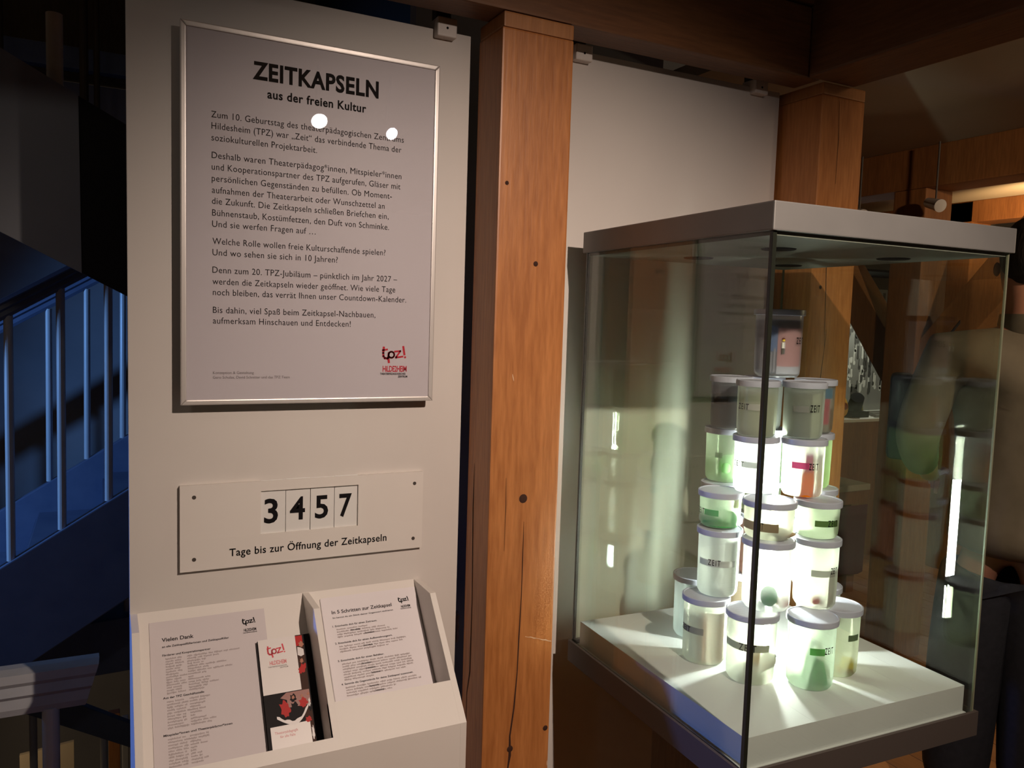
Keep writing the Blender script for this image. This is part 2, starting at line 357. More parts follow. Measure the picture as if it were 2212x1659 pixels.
bq = thing('far_beam', 'dark oak ceiling beam behind the glass case, lower of the two at right', 'beam', (3.16, 1.0, 2.13))
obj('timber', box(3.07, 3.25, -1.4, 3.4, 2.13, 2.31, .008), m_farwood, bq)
obj('nail', cyl((3.068, .1, 2.25), (3.06, .1, 2.25), .006, 8), m_steel, bq)
fp = thing('braced_post', 'dark oak post with slanting braces seen through the glass case', 'post', (3.16, .84, 0))
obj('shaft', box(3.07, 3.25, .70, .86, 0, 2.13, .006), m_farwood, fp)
obj('brace', prism([(3.10, .85, 1.22), (3.10, .85, 1.47), (3.10, 1.35, 2.13), (3.10, 1.52, 2.13)], (.12, 0, 0), b=.004), m_farwood, fp)
obj('brace', prism([(3.10, .71, 1.20), (3.10, .71, 1.46), (3.10, .16, 2.13), (3.10, -.06, 2.13)], (.12, 0, 0), b=.004), m_farwood, fp)
f2 = thing('far_brace_frame', 'lit orange timber frame with one slanting brace, farthest at right', 'timber frame', (4.68, 1.6, 0))
obj('shaft', box(4.6, 4.78, 1.5, 1.66, 0, 2.31, .006), m_farwood, f2)
obj('brace', prism([(4.62, 1.51, 1.45), (4.62, 1.51, 1.70), (4.62, .95, 2.31), (4.62, .75, 2.31)], (.12, 0, 0), b=.004), m_farwood, f2)
obj('rail', box(4.6, 4.78, -1.2, 3.4, 2.18, 2.31, .006), m_farwood, f2)

# ------------------------------------------------------------------ left display panel
def clip(x0, x1, z0, z1, label):
    t = thing('panel_clip', label, 'clip', ((x0+x1)/2, -.012, z0), 'white clips holding the display panels')
    obj('clip_body', box(x0, x1, -.022, .03, z0, z1, .004, seg=3), m_clip, t)
    obj('screw', cyl(((x0+x1)/2, -.0228, (z0+z1)/2-.002), ((x0+x1)/2, -.0205, (z0+z1)/2-.002), .0026, 12), m_black, t)
    obj('hanger', box(x0+.006, x1-.004, .004, .03, z1-.004, z1+.07, .002), m_tray, t)
tag(obj('display_partition', box(-.0897, .5902, 0, .018, .06, 2.113, .0012), m_panel), 'tall white display panel carrying the framed poster and countdown sign', 'partition')
tag(obj('display_partition', box(.74, 1.4993, 0, .018, .06, 2.1313, .0012), m_panel), 'tall white display panel behind the glass case', 'partition')
clip(.504, .5485, 2.0945, 2.1345, 'white clip at the top right corner of the poster panel')
clip(.846, .8905, 2.1035, 2.1400, 'white clip just right of the middle post')
clip(1.393, 1.437, 2.111, 2.148, 'white clip near the right end of the rear panel')
kn = thing('clamp_knob', 'grey clamp knob at the right edge of the poster panel', 'knob', (.600, .03, .738))
obj('grip', lathe([(0, .738), (.013, .740), (.016, .752), (.013, .764), (.016, .776), (.013, .788), (.016, .802), (.012, .812), (0, .815)], (.598, .034), 20), m_steel, kn, True)
obj('bolt', cyl((.585, .034, .776), (.610, .034, .776), .005, 12), m_steel, kn)

# ------------------------------------------------------------------ framed poster
K = .9915
CAMP = Vector((-.1298, -1.6597, 1.5))
PO = CAMP+(Vector((0, -.022, 1.3176))-CAMP)*K; PW, PH = .512*K, .7145*K
px, py, pz = PO
po = thing('framed_poster', 'white poster in a slim silver snap frame on the left panel', 'poster', (px+PW/2, -.018, pz))
obj('back_board', box(px+.012, px+PW-.012, py+.008, -.0005, pz+.012, pz+PH-.012), m_dark, po)
obj('sheet', box(px+.006, px+PW-.006, py+.0040, py+.0078, pz+.006, pz+PH-.006), m_sheet, po)
FW = .010
for (a, b, c_, d_) in (((0, 0), (0, PH), (FW, PH-FW), (FW, FW)), ((PW, 0), (PW, PH), (PW-FW, PH-FW), (PW-FW, FW)), ((0, PH), (PW, PH), (PW-FW, PH-FW), (FW, PH-FW)), ((0, 0), (PW, 0), (PW-FW, FW), (FW, FW))):
    obj('frame_rail', prism([(px+q[0], py, pz+q[1]) for q in (a, b, c_, d_)], (0, .012, 0), b=.0022), m_alu, po)
obj('cover_pane', box(px+.008, px+PW-.008, py+.0020, py+.0030, pz+.008, pz+PH-.008), m_cover, po)
PF = lambda: Flat((px, py+.0036, pz))
PF().text('ZEITKAPSELN', .1293*K, .379*K, .6287*K, .0308, .034, spacing=1.08).build('poster_title', m_black, po)
PF().text('aus der freien Kultur', .1567*K, .3535*K, .5955*K, .0158, .024, spacing=1.08).build('poster_subtitle', m_black, po)
body = [('Zum 10. Geburtstag des theaterpädagogischen Zentrums', .0543, .4352, .5453), ('Hildesheim (TPZ) war „Zeit“ das verbindende Thema der', .0548, .4304, .5242), ('soziokulturellen Projektarbeit.', .0548, .2539, .5025),
 ('Deshalb waren Theaterpädagog*innen, Mitspieler*innen', .0553, .4315, .4698), ('und Kooperationspartner des TPZ aufgerufen, Gläser mit', .0554, .4297, .4483), ('persönlichen Gegenständen zu befüllen. Ob Moment-', .0554, .4114, .4268), ('aufnahmen der Theaterarbeit oder Wunschzettel an', .0558, .3961, .405), ('die Zukunft. Die Zeitkapseln schließen Briefchen ein,', .0559, .4052, .3844), ('Bühnenstaub, Kostümfetzen, den Duft von Schminke.', .0563, .4065, .3623), ('Und sie werfen Fragen auf …', .0563, .2529, .3413),
 ('Welche Rolle wollen freie Kulturschaffende spielen?', .0569, .3998, .3087), ('Und wo sehen sie sich in 10 Jahren?', .0569, .2988, .2875),
 ('Denn zum 20. TPZ-Jubiläum – pünktlich im Jahr 2027 –', .0569, .4266, .2543), ('werden die Zeitkapseln wieder geöffnet. Wie viele Tage', .057, .4229, .2324), ('noch bleiben, das verrät Ihnen unser Countdown-Kalender.', .0577, .4475, .2118),
 ('Bis dahin, viel Spaß beim Zeitkapsel-Nachbauen,', .0578, .3803, .1778), ('aufmerksam Hinschauen und Entdecken!', .0578, .3276, .1573)]
for s, a, b, v in body:
    PF().text(s, a*K, b*K, v*K, .0118, .0, spacing=1.06).build('text_line', m_ink, po)
PF().text('Konzeption & Gestaltung', .058*K, .1343*K, .0598*K, .0052, 0).text('Gero Schulze, David Schnitter und das TPZ Team', .058*K, .2042*K, .0507*K, .0052, 0).build('credit_lines', m_grey_ink, po)
Fl = PF(); logo(Fl, .3975*K, .0845*K, .051*K, .031*K); Fl.build('logo', m_red, po, label='red tpz! logo at the lower right of the poster')
PF().text('HiLDE2HEIM', .3984*K, .4518*K, .0640*K, .0118, .02, spacing=.92).build('logo_town', m_red, po)
PF().text('THEATERPÄDAGOGISCHES', .3926*K, .4494*K, .0572*K, .0040, .03).text('ZENTRUM', .4324*K, .4537*K, .0512*K, .0040, .03).build('logo_caption', m_black, po)

# ------------------------------------------------------------------ countdown sign
X0, X1, Z0, Z1 = -.0012, .4983, .9885, 1.1593
S = -.011
cs = thing('countdown_sign', 'white wooden countdown board reading 3457 days below the poster', 'sign', ((X0+X1)/2, -.005, Z0))
wx0, wx1, wz0, wz1 = .1506, .352, 1.0503, 1.1393
obj('board', prism([(X0, S, Z0), (X1, S, Z0), (X1, S, wz0), (X0, S, wz0)], (0, .011, 0)), m_board, cs)
obj('board', prism([(X0, S, wz0), (wx0, S, wz0), (wx0, S, Z1), (X0, S, Z1)], (0, .011, 0)), m_board, cs)
obj('board', prism([(wx1, S, wz0), (X1, S, wz0), (X1, S, Z1), (wx1, S, Z1)], (0, .011, 0)), m_board, cs)
obj('board', prism([(wx0, S, wz1), (wx1, S, wz1), (wx1, S, Z1), (wx0, S, Z1)], (0, .004, 0)), m_board, cs)
for x, z in ((.0245, 1.1356), (.4784, 1.134), (.0244, 1.0118), (.4777, 1.0106)):
    obj('screw', lathe([(0, 0), (.0038, 0), (.0044, .0012), (.0044, .0018)], (0, 0), 16), m_tray, cs, True)
    o = cs.children[-1]; o.matrix_local = Matrix.Translation((x-WL[cs].x, S-.0004-WL[cs].y, z-WL[cs].z)) @ Matrix.Rotation(-PI/2, 4, 'X')
Flat((0, S-.0006, 0)).text('Tage bis zur Öffnung der Zeitkapseln', .0903, .4162, 1.0118, .0150, .012, spacing=1.06).build('caption', m_black, cs)
cw = (wx1-wx0)/4
dig = [('3', .1578, .1854, 1.0724, .0475), ('4', .2096, .2405, 1.0745, .0455), ('5', .261, .2887, 1.0738, .0460), ('7', .3123, .3393, 1.0733, .0465)]
for i, (s, a, b, z, h_) in enumerate(dig):
    t = thing('number_card', 'white number card showing the black digit %s in the countdown board' % ('three', 'four', 'five', 'seven')[i], 'number card', (wx0+cw*(i+.5), -.004, wz0), 'number cards of the countdown')
    yy = (-.0062, -.0056, -.0060, -.0056)[i]; tp = (1.1605, 1.1612, 1.1606, 1.1612)[i]
    obj('card', box(wx0+cw*i+.0006, wx0+cw*(i+1)-.0006, yy, yy+.0012, wz0-.0, tp), m_card, t)
    Flat((0, yy-.0005, 0)).text(s, a, b, z, h_, .02).build('digit', m_black, t)

# ------------------------------------------------------------------ leaflet holder
lh = thing('leaflet_holder', 'white sloping leaflet box mounted low on the poster panel', 'leaflet holder', (.2, -.14, .30))
V_B = Vector((0, -1, -1.206)).normalized()
prof = [(0, .914), (-.101, .914), (-.28, .712), (-.28, .30), (0, .30)]
def side(x0, x1, p=prof, name='side_board'):
    return obj(name, prism([(x0, y, z) for y, z in p], (x1-x0, 0, 0), b=.0008), m_board, lh)
side(-.0895, -.0765); side(.485, .498)
side(.238, .251, [(0, .914), (-.101, .914), (-.268, .7257), (-.268, .5), (0, .5)], 'divider')
def yb(z): return (z-.914)/1.206
obj('back_board', prism([(-.0765, 0, .914), (-.0765, yb(.60), .60), (-.0765, yb(.60)+.012, .588), (-.0765, 0, .894)], (.5615, 0, 0)), m_board, lh)
def front(x0, x1, y0):
    z = lambda y: .914+(y+.101)*1.128
    obj('front_board', prism([(x0, y0, z(y0)), (x0, -.28, .712), (x0, -.28, .30), (x0, -.269, .30), (x0, -.269, .706), (x0, y0+.009, z(y0)-.006)], (x1-x0, 0, 0)), m_board, lh)
front(.238, .485, -.224); front(-.0765, .238, -.265)
BU, BV, BN = Vector((1, 0, 0)), Vector((0, .638, .770)), Vector((0, -.770, .638))
def sheet(name, x0, x1, ytop, hgt, off, th, m, label, cat, group=None):
    O = Vector((x0, ytop, .914+1.206*ytop))+BN*off
    t = thing(name, label, cat, O-BV*hgt, group)
    A = O; W_ = x1-x0
    obj('paper', prism([A, A+BU*W_, A+BU*W_-BV*hgt, A-BV*hgt], BN*th), m, t)
    F = lambda n=0: Flat(A-BV*hgt+BN*(th+.0004+n), BU, BV, BN)
    return t, F
# left sheet
t, F = sheet('thank_you_sheet', -.057, .157, -.0145, .297, .001, .0006, m_paper, 'long printed sheet headed Vielen Dank in the left compartment', 'sheet')
H = .297
F().text('Vielen Dank', .021, .078, H-.040, .0070, .02).build('heading', m_ink, t)
rnd = random.Random(3)
g = F(); g.text('an alle Zeitkapselfüllerinnen und Zeitkapselfüller', .021, .142, H-.0515, .0036, .02); g.build('subheading', m_ink, t)
g = F(); 
for q in (('Förderer und Kooperationspartner', .021, .107, H-.068), ('Aus der TPZ Geschäftsstelle', .019, .090, H-.147), ('Mitspieler*innen und Theaterpädagog*innen', .017, .135, H-.213)): F().text(*q, .0036, .02).build('subheading', m_ink, t)
g = F(); v = H-.075
ends = [.158, .117, .093, .089, .130, .097, .140, .092, .069, .099, .096, .118, .093, .09]
for e in ends: wordrow(g, .026, .026+.030+rnd.uniform(-.004, .008), v, .0034, rnd); wordrow(g, .064, e+.004, v, .0034, rnd); v -= .0049
v = H-.154
for e in (.10, .095, .092, .082, .091, .088, .072, .092, .108, .1): wordrow(g, .025, .058+rnd.uniform(-.003, .006), v, .0034, rnd); wordrow(g, .064, e, v, .0034, rnd); v -= .0052
v = H-.220
for e in (.093, .097, .079, .095, .072, .070, .08, .08, .09, .085): wordrow(g, .024, .055+rnd.uniform(-.003, .006), v, .0034, rnd); wordrow(g, .061, e, v, .0034, rnd); v -= .0052
g.build('small_print', m_pale_ink, t, kind='stuff')
g = F(); logo(g, .170, H-.030, .024, .013); g.build('logo', m_black, t)
F().text('HiLDE2HEIM', .171, .195, H-.0425, .0055, .02, spacing=.92).text('THEATERPÄDAGOGISCHES', .169, .196, H-.0462, .0020, .02).build('logo_town', m_ink, t)
# right sheets
for k_ in range(3):
    last = k_ == 2
    t, F = sheet('instruction_sheet', .272+(.0012, -.0008, 0)[k_], .4815+(.001, -.0005, 0)[k_], -.0125+(.001, -.0007, 0)[k_], .297, .0008+.0010*k_, .0007, m_paper2,
                 ('hidden bottom copy of the five step instruction sheet', 'middle copy of the five step instruction sheets', 'top instruction sheet headed In 5 Schritten zur Zeitkapsel')[k_], 'sheet', 'instruction sheets in the right compartment')
F().text('In 5 Schritten zur Zeitkapsel', .0195, .150, H-.036, .0072, .016).build('heading', m_ink, t)
F().text('So kannst du ein Stück deiner Gegenwart einfrieren', .0195, .151, H-.046, .0032, .012).build('subheading', m_ink, t)
for s, v, e in (('1. Entscheide dich für einen Zeitraum.', .064, .112), ('2. Entscheide dich für einen Aufbewahrungsort.', .100, .139), ('3. Entscheide dich für einen Behälter.', .136, .114), ('4. Sammle die Gegenstände für deine Zeitkapsel zusammen.', .183, .168)):
    F().text(s, .0165, e, H-v, .0036, .016).build('step_heading', m_ink, t)
g = F(); gb = F(); rnd = random.Random(5)
for v, n_, es in ((.071, 4, (.09, .13, .14, .158)), (.107, 3, (.178, .165, .13)), (.143, 7, (.175, .178, .18, .18, .178, .165, .085)), (.190, 4, (.18, .19, .13, .12))):
    for i in range(n_):
        wordrow(g, .024, es[i]*.93+.006, H-v-i*.0053, .0033, rnd)
        if i % 2 == 1: a_ = rnd.uniform(.05, .09); gb.text('Gegenstände', a_, a_+.02, H-v-i*.0053, .0034, .02, n=.0001)
g.build('small_print', m_pale_ink, t, kind='stuff'); gb.build('bold_print', m_ink, t, kind='stuff')
g = F(); logo(g, .167, H-.032, .023, .012); g.build('logo', m_black, t)
F().text('HiLDE2HEIM', .170, .191, H-.0425, .0050, .02, spacing=.92).text('THEATERPÄDAGOGISCHES', .168, .192, H-.0460, .0018, .02).build('logo_town', m_ink, t)
# brochures
m_bk = mat('print_black', (.010, .008, .009), .6, spec=.15); m_maroon = mat('print_maroon', (.20, .035, .012), .4); m_skin = mat('print_skin', (.40, .17, .11), .5, spec=.2)
m_bred = mat('print_red', (.42, .012, .010), .5, spec=.2); m_bwhite = mat('print_white', (.62, .58, .57), .4); m_bbrown = mat('print_brown', (.05, .022, .015), .6, spec=.15); m_bcover = mat('brochure_cover', (.66, .62, .60), .4)
for k_ in range(5):
    t, F = sheet('brochure', .136+(.0, .0006, -.0005, .0004, 0)[k_], .2365+(.0, .0006, -.0005, .0004, 0)[k_], -.0585, .207, .0010+.0028*k_, .0024, m_bk,
                 ('lowest brochure of the stack, black edge only', 'second brochure from the bottom of the stack', 'middle brochure of the stack', 'second brochure from the top of the stack', 'top brochure with red tpz! logo and photo of people in red')[k_], 'brochure', 'brochures stacked in the middle compartment')
w_ = .1005; H = .207
F().rect(0, .072, H-.107, H, .0).build('cover_field', m_bcover, t)
F().rect(.072, w_-.014, .0, H-.0, .0).build('photo_ground', m_bbrown, t)
F().rect(.0, .072, .046, H-.107, .0).build('photo_ground', m_bk, t)
F().rect(0.006, .080, 0, .040, .0002).build('cover_field', m_bcover, t)
g = F(.0002); logo(g, .016, H-.036, .033, .021); g.build('logo', m_red, t)
F(.0002).text('HiLDE2HEIM', .018, .050, H-.0515, .0075, .02, spacing=.92).build('logo_town', m_redpale, t)
F(.0002).text('THEATERPÄDAGOGISCHES', .014, .050, H-.0565, .0024, .02).text('ZENTRUM', .036, .052, H-.060, .0024, .02).build('logo_caption', m_grey_ink, t)
F(.0004).text('Theaterpädagogik', .013, .056, .026, .0046, .0).text('für alle Fälle', .022, .050, .0185, .0044, .0).build('brochure_title', m_redpale, t)
g = F(.0002); g.rect(.042, .086, .070, .0985); g.poly([(.030, .090), (.042, .085), (.042, .0985)]); g.build('photo_wall', m_maroon, t)
def blobs(name, n_, m_, items):
    g = F(n_)
    for i, (u, v, ru, rv, ro) in enumerate(items): g.blob(u, v, ru, rv, 0, ro, i+3)
    g.build(name, m_, t)
F(.0003).rect(.072, .0855, H-.022, H-.002).build('photo_curtain', m_bred, t)
blobs('photo_person_red', .0003, m_bred, [(.037, .070, .0095, .017, .25)])
blobs('photo_person_red', .0003, m_bred, [(.072, .076, .0085, .010, .3)])
blobs('photo_person_red', .0003, m_bred, [(.079, H-.067, .0068, .012, -.5)])
blobs('photo_person_red', .0003, m_bred, [(.078, .043, .006, .006, 0)])
for q in ((.054, .088, .0030, .0038, 0), (.0705, .088, .0028, .0036, 0), (.082, H-.019, .005, .0065, .3), (.079, H-.052, .0035, .005, 0), (.083, .090, .003, .003, 0)): blobs('photo_face', .0005, m_skin, [q])
blobs('photo_person_dark', .00035, m_bk, [(.054, .087, .0062, .0085, 0)])
blobs('photo_person_dark', .00035, m_bk, [(.055, .070, .0075, .0105, 0)])
blobs('photo_person_dark', .00035, m_bk, [(.0840, .066, .0035, .010, 0)])
g = F(.0004); pts = [(.020+.064*i/14, .056-.012*math.sin(PI*i/14)+.020*max(0, (i-7)/7)**2) for i in range(15)]; 
top = [(u, v+.0016+.0016*math.sin(i*1.7)) for i, (u, v) in enumerate(pts)]; bot = [(u, v-.0030-.0030*math.sin(PI*i/14)) for i, (u, v) in enumerate(pts)]
for i in range(14): g.poly([bot[i], bot[i+1], top[i+1], top[i]])
g.build('photo_cloth', m_bwhite, t)
F(.0004).poly([(.074, H-.024), (.080, H-.026), (.0855, H-.030), (.0855, H-.041), (.079, H-.0435), (.073, H-.040)]).build('photo_cloth', m_bwhite, t)
blobs('photo_cloth', .0004, m_bwhite, [(.0835, .018, .0025, .014, 0)])
blobs('photo_cloth', .0004, m_bwhite, [(.0835, .074, .0020, .009, 0)])

# ------------------------------------------------------------------ glass case
KA = -.0364; KX, KY = .8331, -.682; CW, CD_ = .5871, .5962
EX, EY = Vector((math.cos(KA), math.sin(KA), 0)), Vector((-math.sin(KA), math.cos(KA), 0))
def kp(i, j, z): return Vector((KX, KY, 0))+EX*i+EY*j+Vector((0, 0, z))
def kbox(i0, i1, j0, j1, z0, z1, b=0, bm=None):
    t = box(i0, i1, j0, j1, z0, z1, b); t.transform(Matrix.Translation((KX, KY, 0)) @ Matrix.Rotation(KA, 4, 'Z')); return join(bm, t)
LO = .007
case = thing('display_case', 'square glass display case with grey lid holding the jar tower', 'display case', kp(CW/2, CD_/2, 0))
obj('lid', kbox(-LO, CW+LO, -LO, CD_+LO, 1.6566, 1.7037, .0025), m_steel, case)
obj('lid_lining', kbox(.004, CW-.004, .004, CD_-.004, 1.6500, 1.6566), m_underlid, case)
for q in ((1.0150, -.513), (1.3249, -.5226), (1.05, -.24), (1.33, -.23)):
    obj('lid_recess', lathe([(0, 1.6482), (.022, 1.6482), (.027, 1.6498), (.031, 1.6482), (.033, 1.6501)], q, 28), m_black, case, True, label='dark round fitting under the lid')
G = .006
obj('glass_pane', kbox(G, CW-G, 0, G, .724, 1.6566), m_glass, case, label='front glass pane')
obj('glass_pane', kbox(0, G, 0, CD_, .724, 1.6566), m_glass, case, label='left glass pane')
obj('glass_pane', kbox(CW-G, CW, 0, CD_, .724, 1.6566), m_glass, case, label='right glass pane')
obj('glass_pane', kbox(G, CW-G, CD_-G, CD_, .724, 1.6566), m_glass, case, label='rear glass pane')
obj('edge_seal', kbox(-.0006, .0075, -.0006, .0075, .724, 1.6566, .0008), m_seal, case)
obj('edge_seal', kbox(-.0006, .0062, CD_-.0052, CD_+.0006, .724, 1.6566, .0006), m_seal, case)
m_edge = mat('glass_edge', (.16, .17, .11), .3)
obj('edge_seal', kbox(CW-.0035, CW+.0004, -.0004, .0035, .724, 1.6566, .0006), m_edge, case, label='pale greenish glass edge')
obj('edge_seal', kbox(CW-.0035, CW+.0004, CD_-.0035, CD_+.0004, .724, 1.6566, .0006), m_edge, case, label='pale greenish glass edge')
tr = kbox(-LO, CW+LO, -LO, -.0008, .6978, .7472); kbox(-LO, CW+LO, CD_+.0008, CD_+LO, .6978, .7472, 0, tr); kbox(-LO, -.0008, -.0008, CD_+.0008, .6978, .7472, 0, tr); kbox(CW+.0008, CW+LO, -.0008, CD_+.0008, .6978, .7472, 0, tr); kbox(-.0008, CW+.0008, -.0008, CD_+.0008, .6978, .722, 0, tr)
obj('base_tray', tr, m_tray, case)
obj('pedestal', kbox(.14, CW-.17, .14, CD_-.14, .02, .6978, .004), m_darkwood, case)
obj('foot_plate', kbox(.08, CW-.11, .08, CD_-.08, 0, .02, .003), m_tray, case)
pl = thing('plinth_block', 'flat white plinth block inside the glass case', 'plinth', kp(CW/2, CD_/2, .7222))
IN = .0129
obj('block', kbox(IN, CW-IN, IN, CD_-IN, .7245, .796, .0006), m_plinth, pl)
obj('skirting', kbox(IN-.0045, CW-IN+.0045, IN-.0045, CD_-IN+.0045, .7222, .7415, .0006), m_plinth, pl)
lt_ = thing('light_column', 'glowing white light tube standing in the centre of the jar tower', 'light', (1.14, -.418, .796))
obj('tube', lathe([(0, .800), (.0055, .802), (.006, .81), (.006, 1.275), (.004, 1.280), (0, 1.280)], (1.14, -.418), 24), m_tube, lt_, True)
obj('socket', lathe([(0, .7965), (.02, .7965), (.02, .803), (.011, .806)], (1.14, -.418), 24), m_rim, lt_, True)

# ------------------------------------------------------------------ jars
def jar(key, x, y, R, z0, z1, label, tint=(.94, .96, .87), clear=.14, strip=None, word=None, lidz=.0125, stripcol=(.30, .30, .27), slabel=None):
    t = thing('storage_jar', label, 'jar', (x, y, z0), 'frosted jars stacked in the glass case')
    z0 += .0004
    body = [(R*.55, z0), (R*.86, z0+.0015), (R*.955, z0+.008), (R*.975, z0+.02), (R, z1-.008), (R, z1-.002), (R*.99, z1+.004)]
    obj('body', lathe(body, (x, y), 44), frosted('frost_'+key, tint, clear), t, True)
    obj('base', lathe([(0, z0+.0016), (R*.58, z0+.0014)], (x, y), 30), frosted('frostbase_'+key, tint, .2), t, True)
    L_ = R+.0042
    obj('lid', lathe([(R+.001, z1-.0005), (L_, z1), (L_+.0003, z1+lidz*.5), (L_, z1+lidz-.0012), (L_-.0012, z1+lidz-.0003), (L_-.0032, z1+lidz-.0003), (L_-.0042, z1+lidz-.0016), (0, z1+lidz-.0014)], (x, y), 44), m_lidp, t, True)
    def band(a0, a1, zc, h_, r, m, nm, lab=None):
        b = bmesh.new(); n = max(3, int(abs(a1-a0)/6)); row = []
        for i in range(n+1):
            a = math.radians(a0+(a1-a0)*i/n); row.append((b.verts.new((x+r*math.cos(a), y+r*math.sin(a), zc-h_/2)), b.verts.new((x+r*math.cos(a), y+r*math.sin(a), zc+h_/2))))
        for p, q in zip(row, row[1:]): b.faces.new((p[0], q[0], q[1], p[1]))
        obj(nm, b, m, t, True, label=lab)
    if strip:
        a0, a1, zc, h_ = strip
        ms = thin('strip_'+key, stripcol, .35)
        band(a0, a1, zc, h_, R+.0006, ms, 'label_strip', slabel)
    if word:
        a0, a1, zc, cap, s = word
        V, F_ = glyphs(s, .018, 1.30); cap *= 1.12; mx = max(p[0] for p in V); mn = min(p[0] for p in V)
        vv = []
        for (u, v) in V:
            a = math.radians(a0+(a1-a0)*(u-mn)/(mx-mn)); vv.append((x+(R+.0012)*math.cos(a), y+(R+.0012)*math.sin(a), zc-cap/2+v*cap/.682))
        me = D.meshes.new('label_text'); me.from_pydata(vv, [], F_); me.update(); obj('label_text', me, m_black, t)
    return t
GREY = (.33, .33, .30); HB = .014
jar('a', 1.068, -.262, .0455, .796, .9245, 'clear jar half hidden at the rear left of the bottom row', (.86, .92, .92), .5)
jar('b', 1.0, -.379, .0455, .796, .9245, 'leftmost bottom jar holding a rolled pinkish paper', strip=(-205, -134, .869, .0140), word=(-207, -170, .869, .010, 'ZEIT'), clear=.38)
jar('c', 1.026, -.488, .048, .796, .9245, 'bottom jar at the front left with a yellow item and white fabric', strip=(-210, -89, .874, .0145), word=(-162, -122, .874, .0125, 'ZEIT'), stripcol=(.30, .30, .25), clear=.38)
jar('d', 1.119, -.556, .0455, .796, .9245, 'bottom jar at the front with a green folded card inside', (.88, .95, .84), strip=(-140, -104, .878, .014), word=(-105, -79, .880, .0115, 'ZEIT'), stripcol=(.12, .36, .10), slabel='green label strip', clear=.38)
jar('e', 1.216, -.531, .046, .796, .9245, 'rightmost bottom jar filled with twigs and a yellow item', (.80, .82, .70), .62, strip=(-108, -74, .881, .013), stripcol=(.06, .08, .05))
jar('f', 1.285, -.42, .0455, .796, .9245, 'bottom jar hidden behind the rightmost one, only its lid showing')
jar('g', 1.026, -.381, .043, .937, 1.0665, 'left jar of the second row with a curled sheet inside', (.90, .93, .88), strip=(-192, -82, 1.010, .0135), word=(-160, -126, 1.012, .0105, 'ZEIT'), stripcol=(.50, .50, .48))
jar('h', 1.062, -.484, .048, .937, 1.0665, 'middle jar of the second row with a green ball inside', (.97, .98, .94), .5)
jar('i', 1.167, -.513, .043, .937, 1.0665, 'right jar of the second row with a small red ball and grey card', (.95, .96, .88), strip=(-149, -80, 1.013, .0135), word=(-98, -74, 1.019, .011, 'ZEIT'), stripcol=(.36, .36, .33), clear=.38)
jar('i2', 1.262, -.415, .043, .937, 1.0665, 'rear jar of the second row hidden at the right')
jar('j', 1.033, -.371, .043, 1.079, 1.1435, 'short jar at the left of the third row with green filling', (.86, .95, .80), strip=(-179, -136, 1.113, .0125), word=(-214, -178, 1.113, .0105, 'ZEIT'), stripcol=(.12, .42, .16), slabel='green label strip', clear=.30)
jar('k', 1.067, -.476, .049, 1.079, 1.1435, 'short jar in the middle of the third row with brown filling', (.93, .92, .80), strip=(-208, -112, 1.107, .0175), word=(-166, -146, 1.109, .0120, 'ZEIT'), stripcol=(.24, .17, .11), slabel='brown label strip', clear=.36)
jar('l', 1.169, -.507, .043, 1.079, 1.1435, 'short jar at the right of the third row with dark green cloth', (.84, .90, .74), strip=(-143, -76, 1.113, .0125), word=(-110, -80, 1.114, .0110, 'ZEIT'), stripcol=(.09, .14, .05), slabel='dark green label strip', clear=.36)
jar('m', 1.262, -.415, .043, 1.079, 1.1435, 'short jar hidden at the rear right of the third row, lid edge showing')
jar('n', 1.112, -.290, .043, 1.156, 1.2635, 'jar at the far left of the fourth row with a pale green item', (.86, .95, .78), .4, strip=(-162, -140, 1.217, .012), stripcol=(.30, .40, .26))
jar('o', 1.087, -.409, .0435, 1.156, 1.2635, 'very bright white jar at the left front of the fourth row', (.98, .99, .97), .5, strip=(-170, -115, 1.218, .0125), word=(-204, -164, 1.218, .0095, 'ZEIT'), stripcol=(.42, .43, .42))
jar('p', 1.162, -.468, .042, 1.156, 1.2635, 'jar of the fourth row with an orange cylinder inside', (.96, .96, .90), strip=(-167, -120, 1.223, .0130), word=(-121, -95, 1.222, .0115, 'ZEIT'), stripcol=(.55, .08, .20), slabel='magenta and orange label strip', clear=.34)
jar('q', 1.253, -.405, .042, 1.156, 1.2635, 'jar at the right of the fourth row with a bright green card', (.76, .88, .60), .4)
jar('r', 1.105, -.305, .042, 1.275, 1.3795, 'jar at the far left of the fifth row with a dark picture inside', (.55, .57, .60), .5, strip=(174-360, -139, 1.337, .012), stripcol=(.12, .12, .12))
jar('s', 1.079, -.414, .0405, 1.275, 1.3795, 'pale jar at the left front of the fifth row lettered ZEIT', (.84, .86, .76), .28, strip=(-161, -104, 1.338, .0125), word=(-195, -157, 1.338, .0105, 'ZEIT'), stripcol=(.50, .50, .47))
jar('t', 1.165, -.458, .0405, 1.275, 1.3795, 'grey jar at the right front of the fifth row holding a card', (.80, .82, .75), .30, strip=(-166, -122, 1.337, .0130), word=(-119, -89, 1.339, .0125, 'ZEIT'), stripcol=(.30, .30, .28))
jar('u', 1.26, -.40, .0405, 1.275, 1.3795, 'jar at the right of the fifth row with a blue and pink picture', (.75, .75, .70), .5)
jar('v', 1.19, -.352, .050, 1.3925, 1.528, 'single jar on top of the tower with a colourful photo inside', (.90, .90, .95), .62, word=(-89, -58, 1.474, .012, 'ZEIT'))

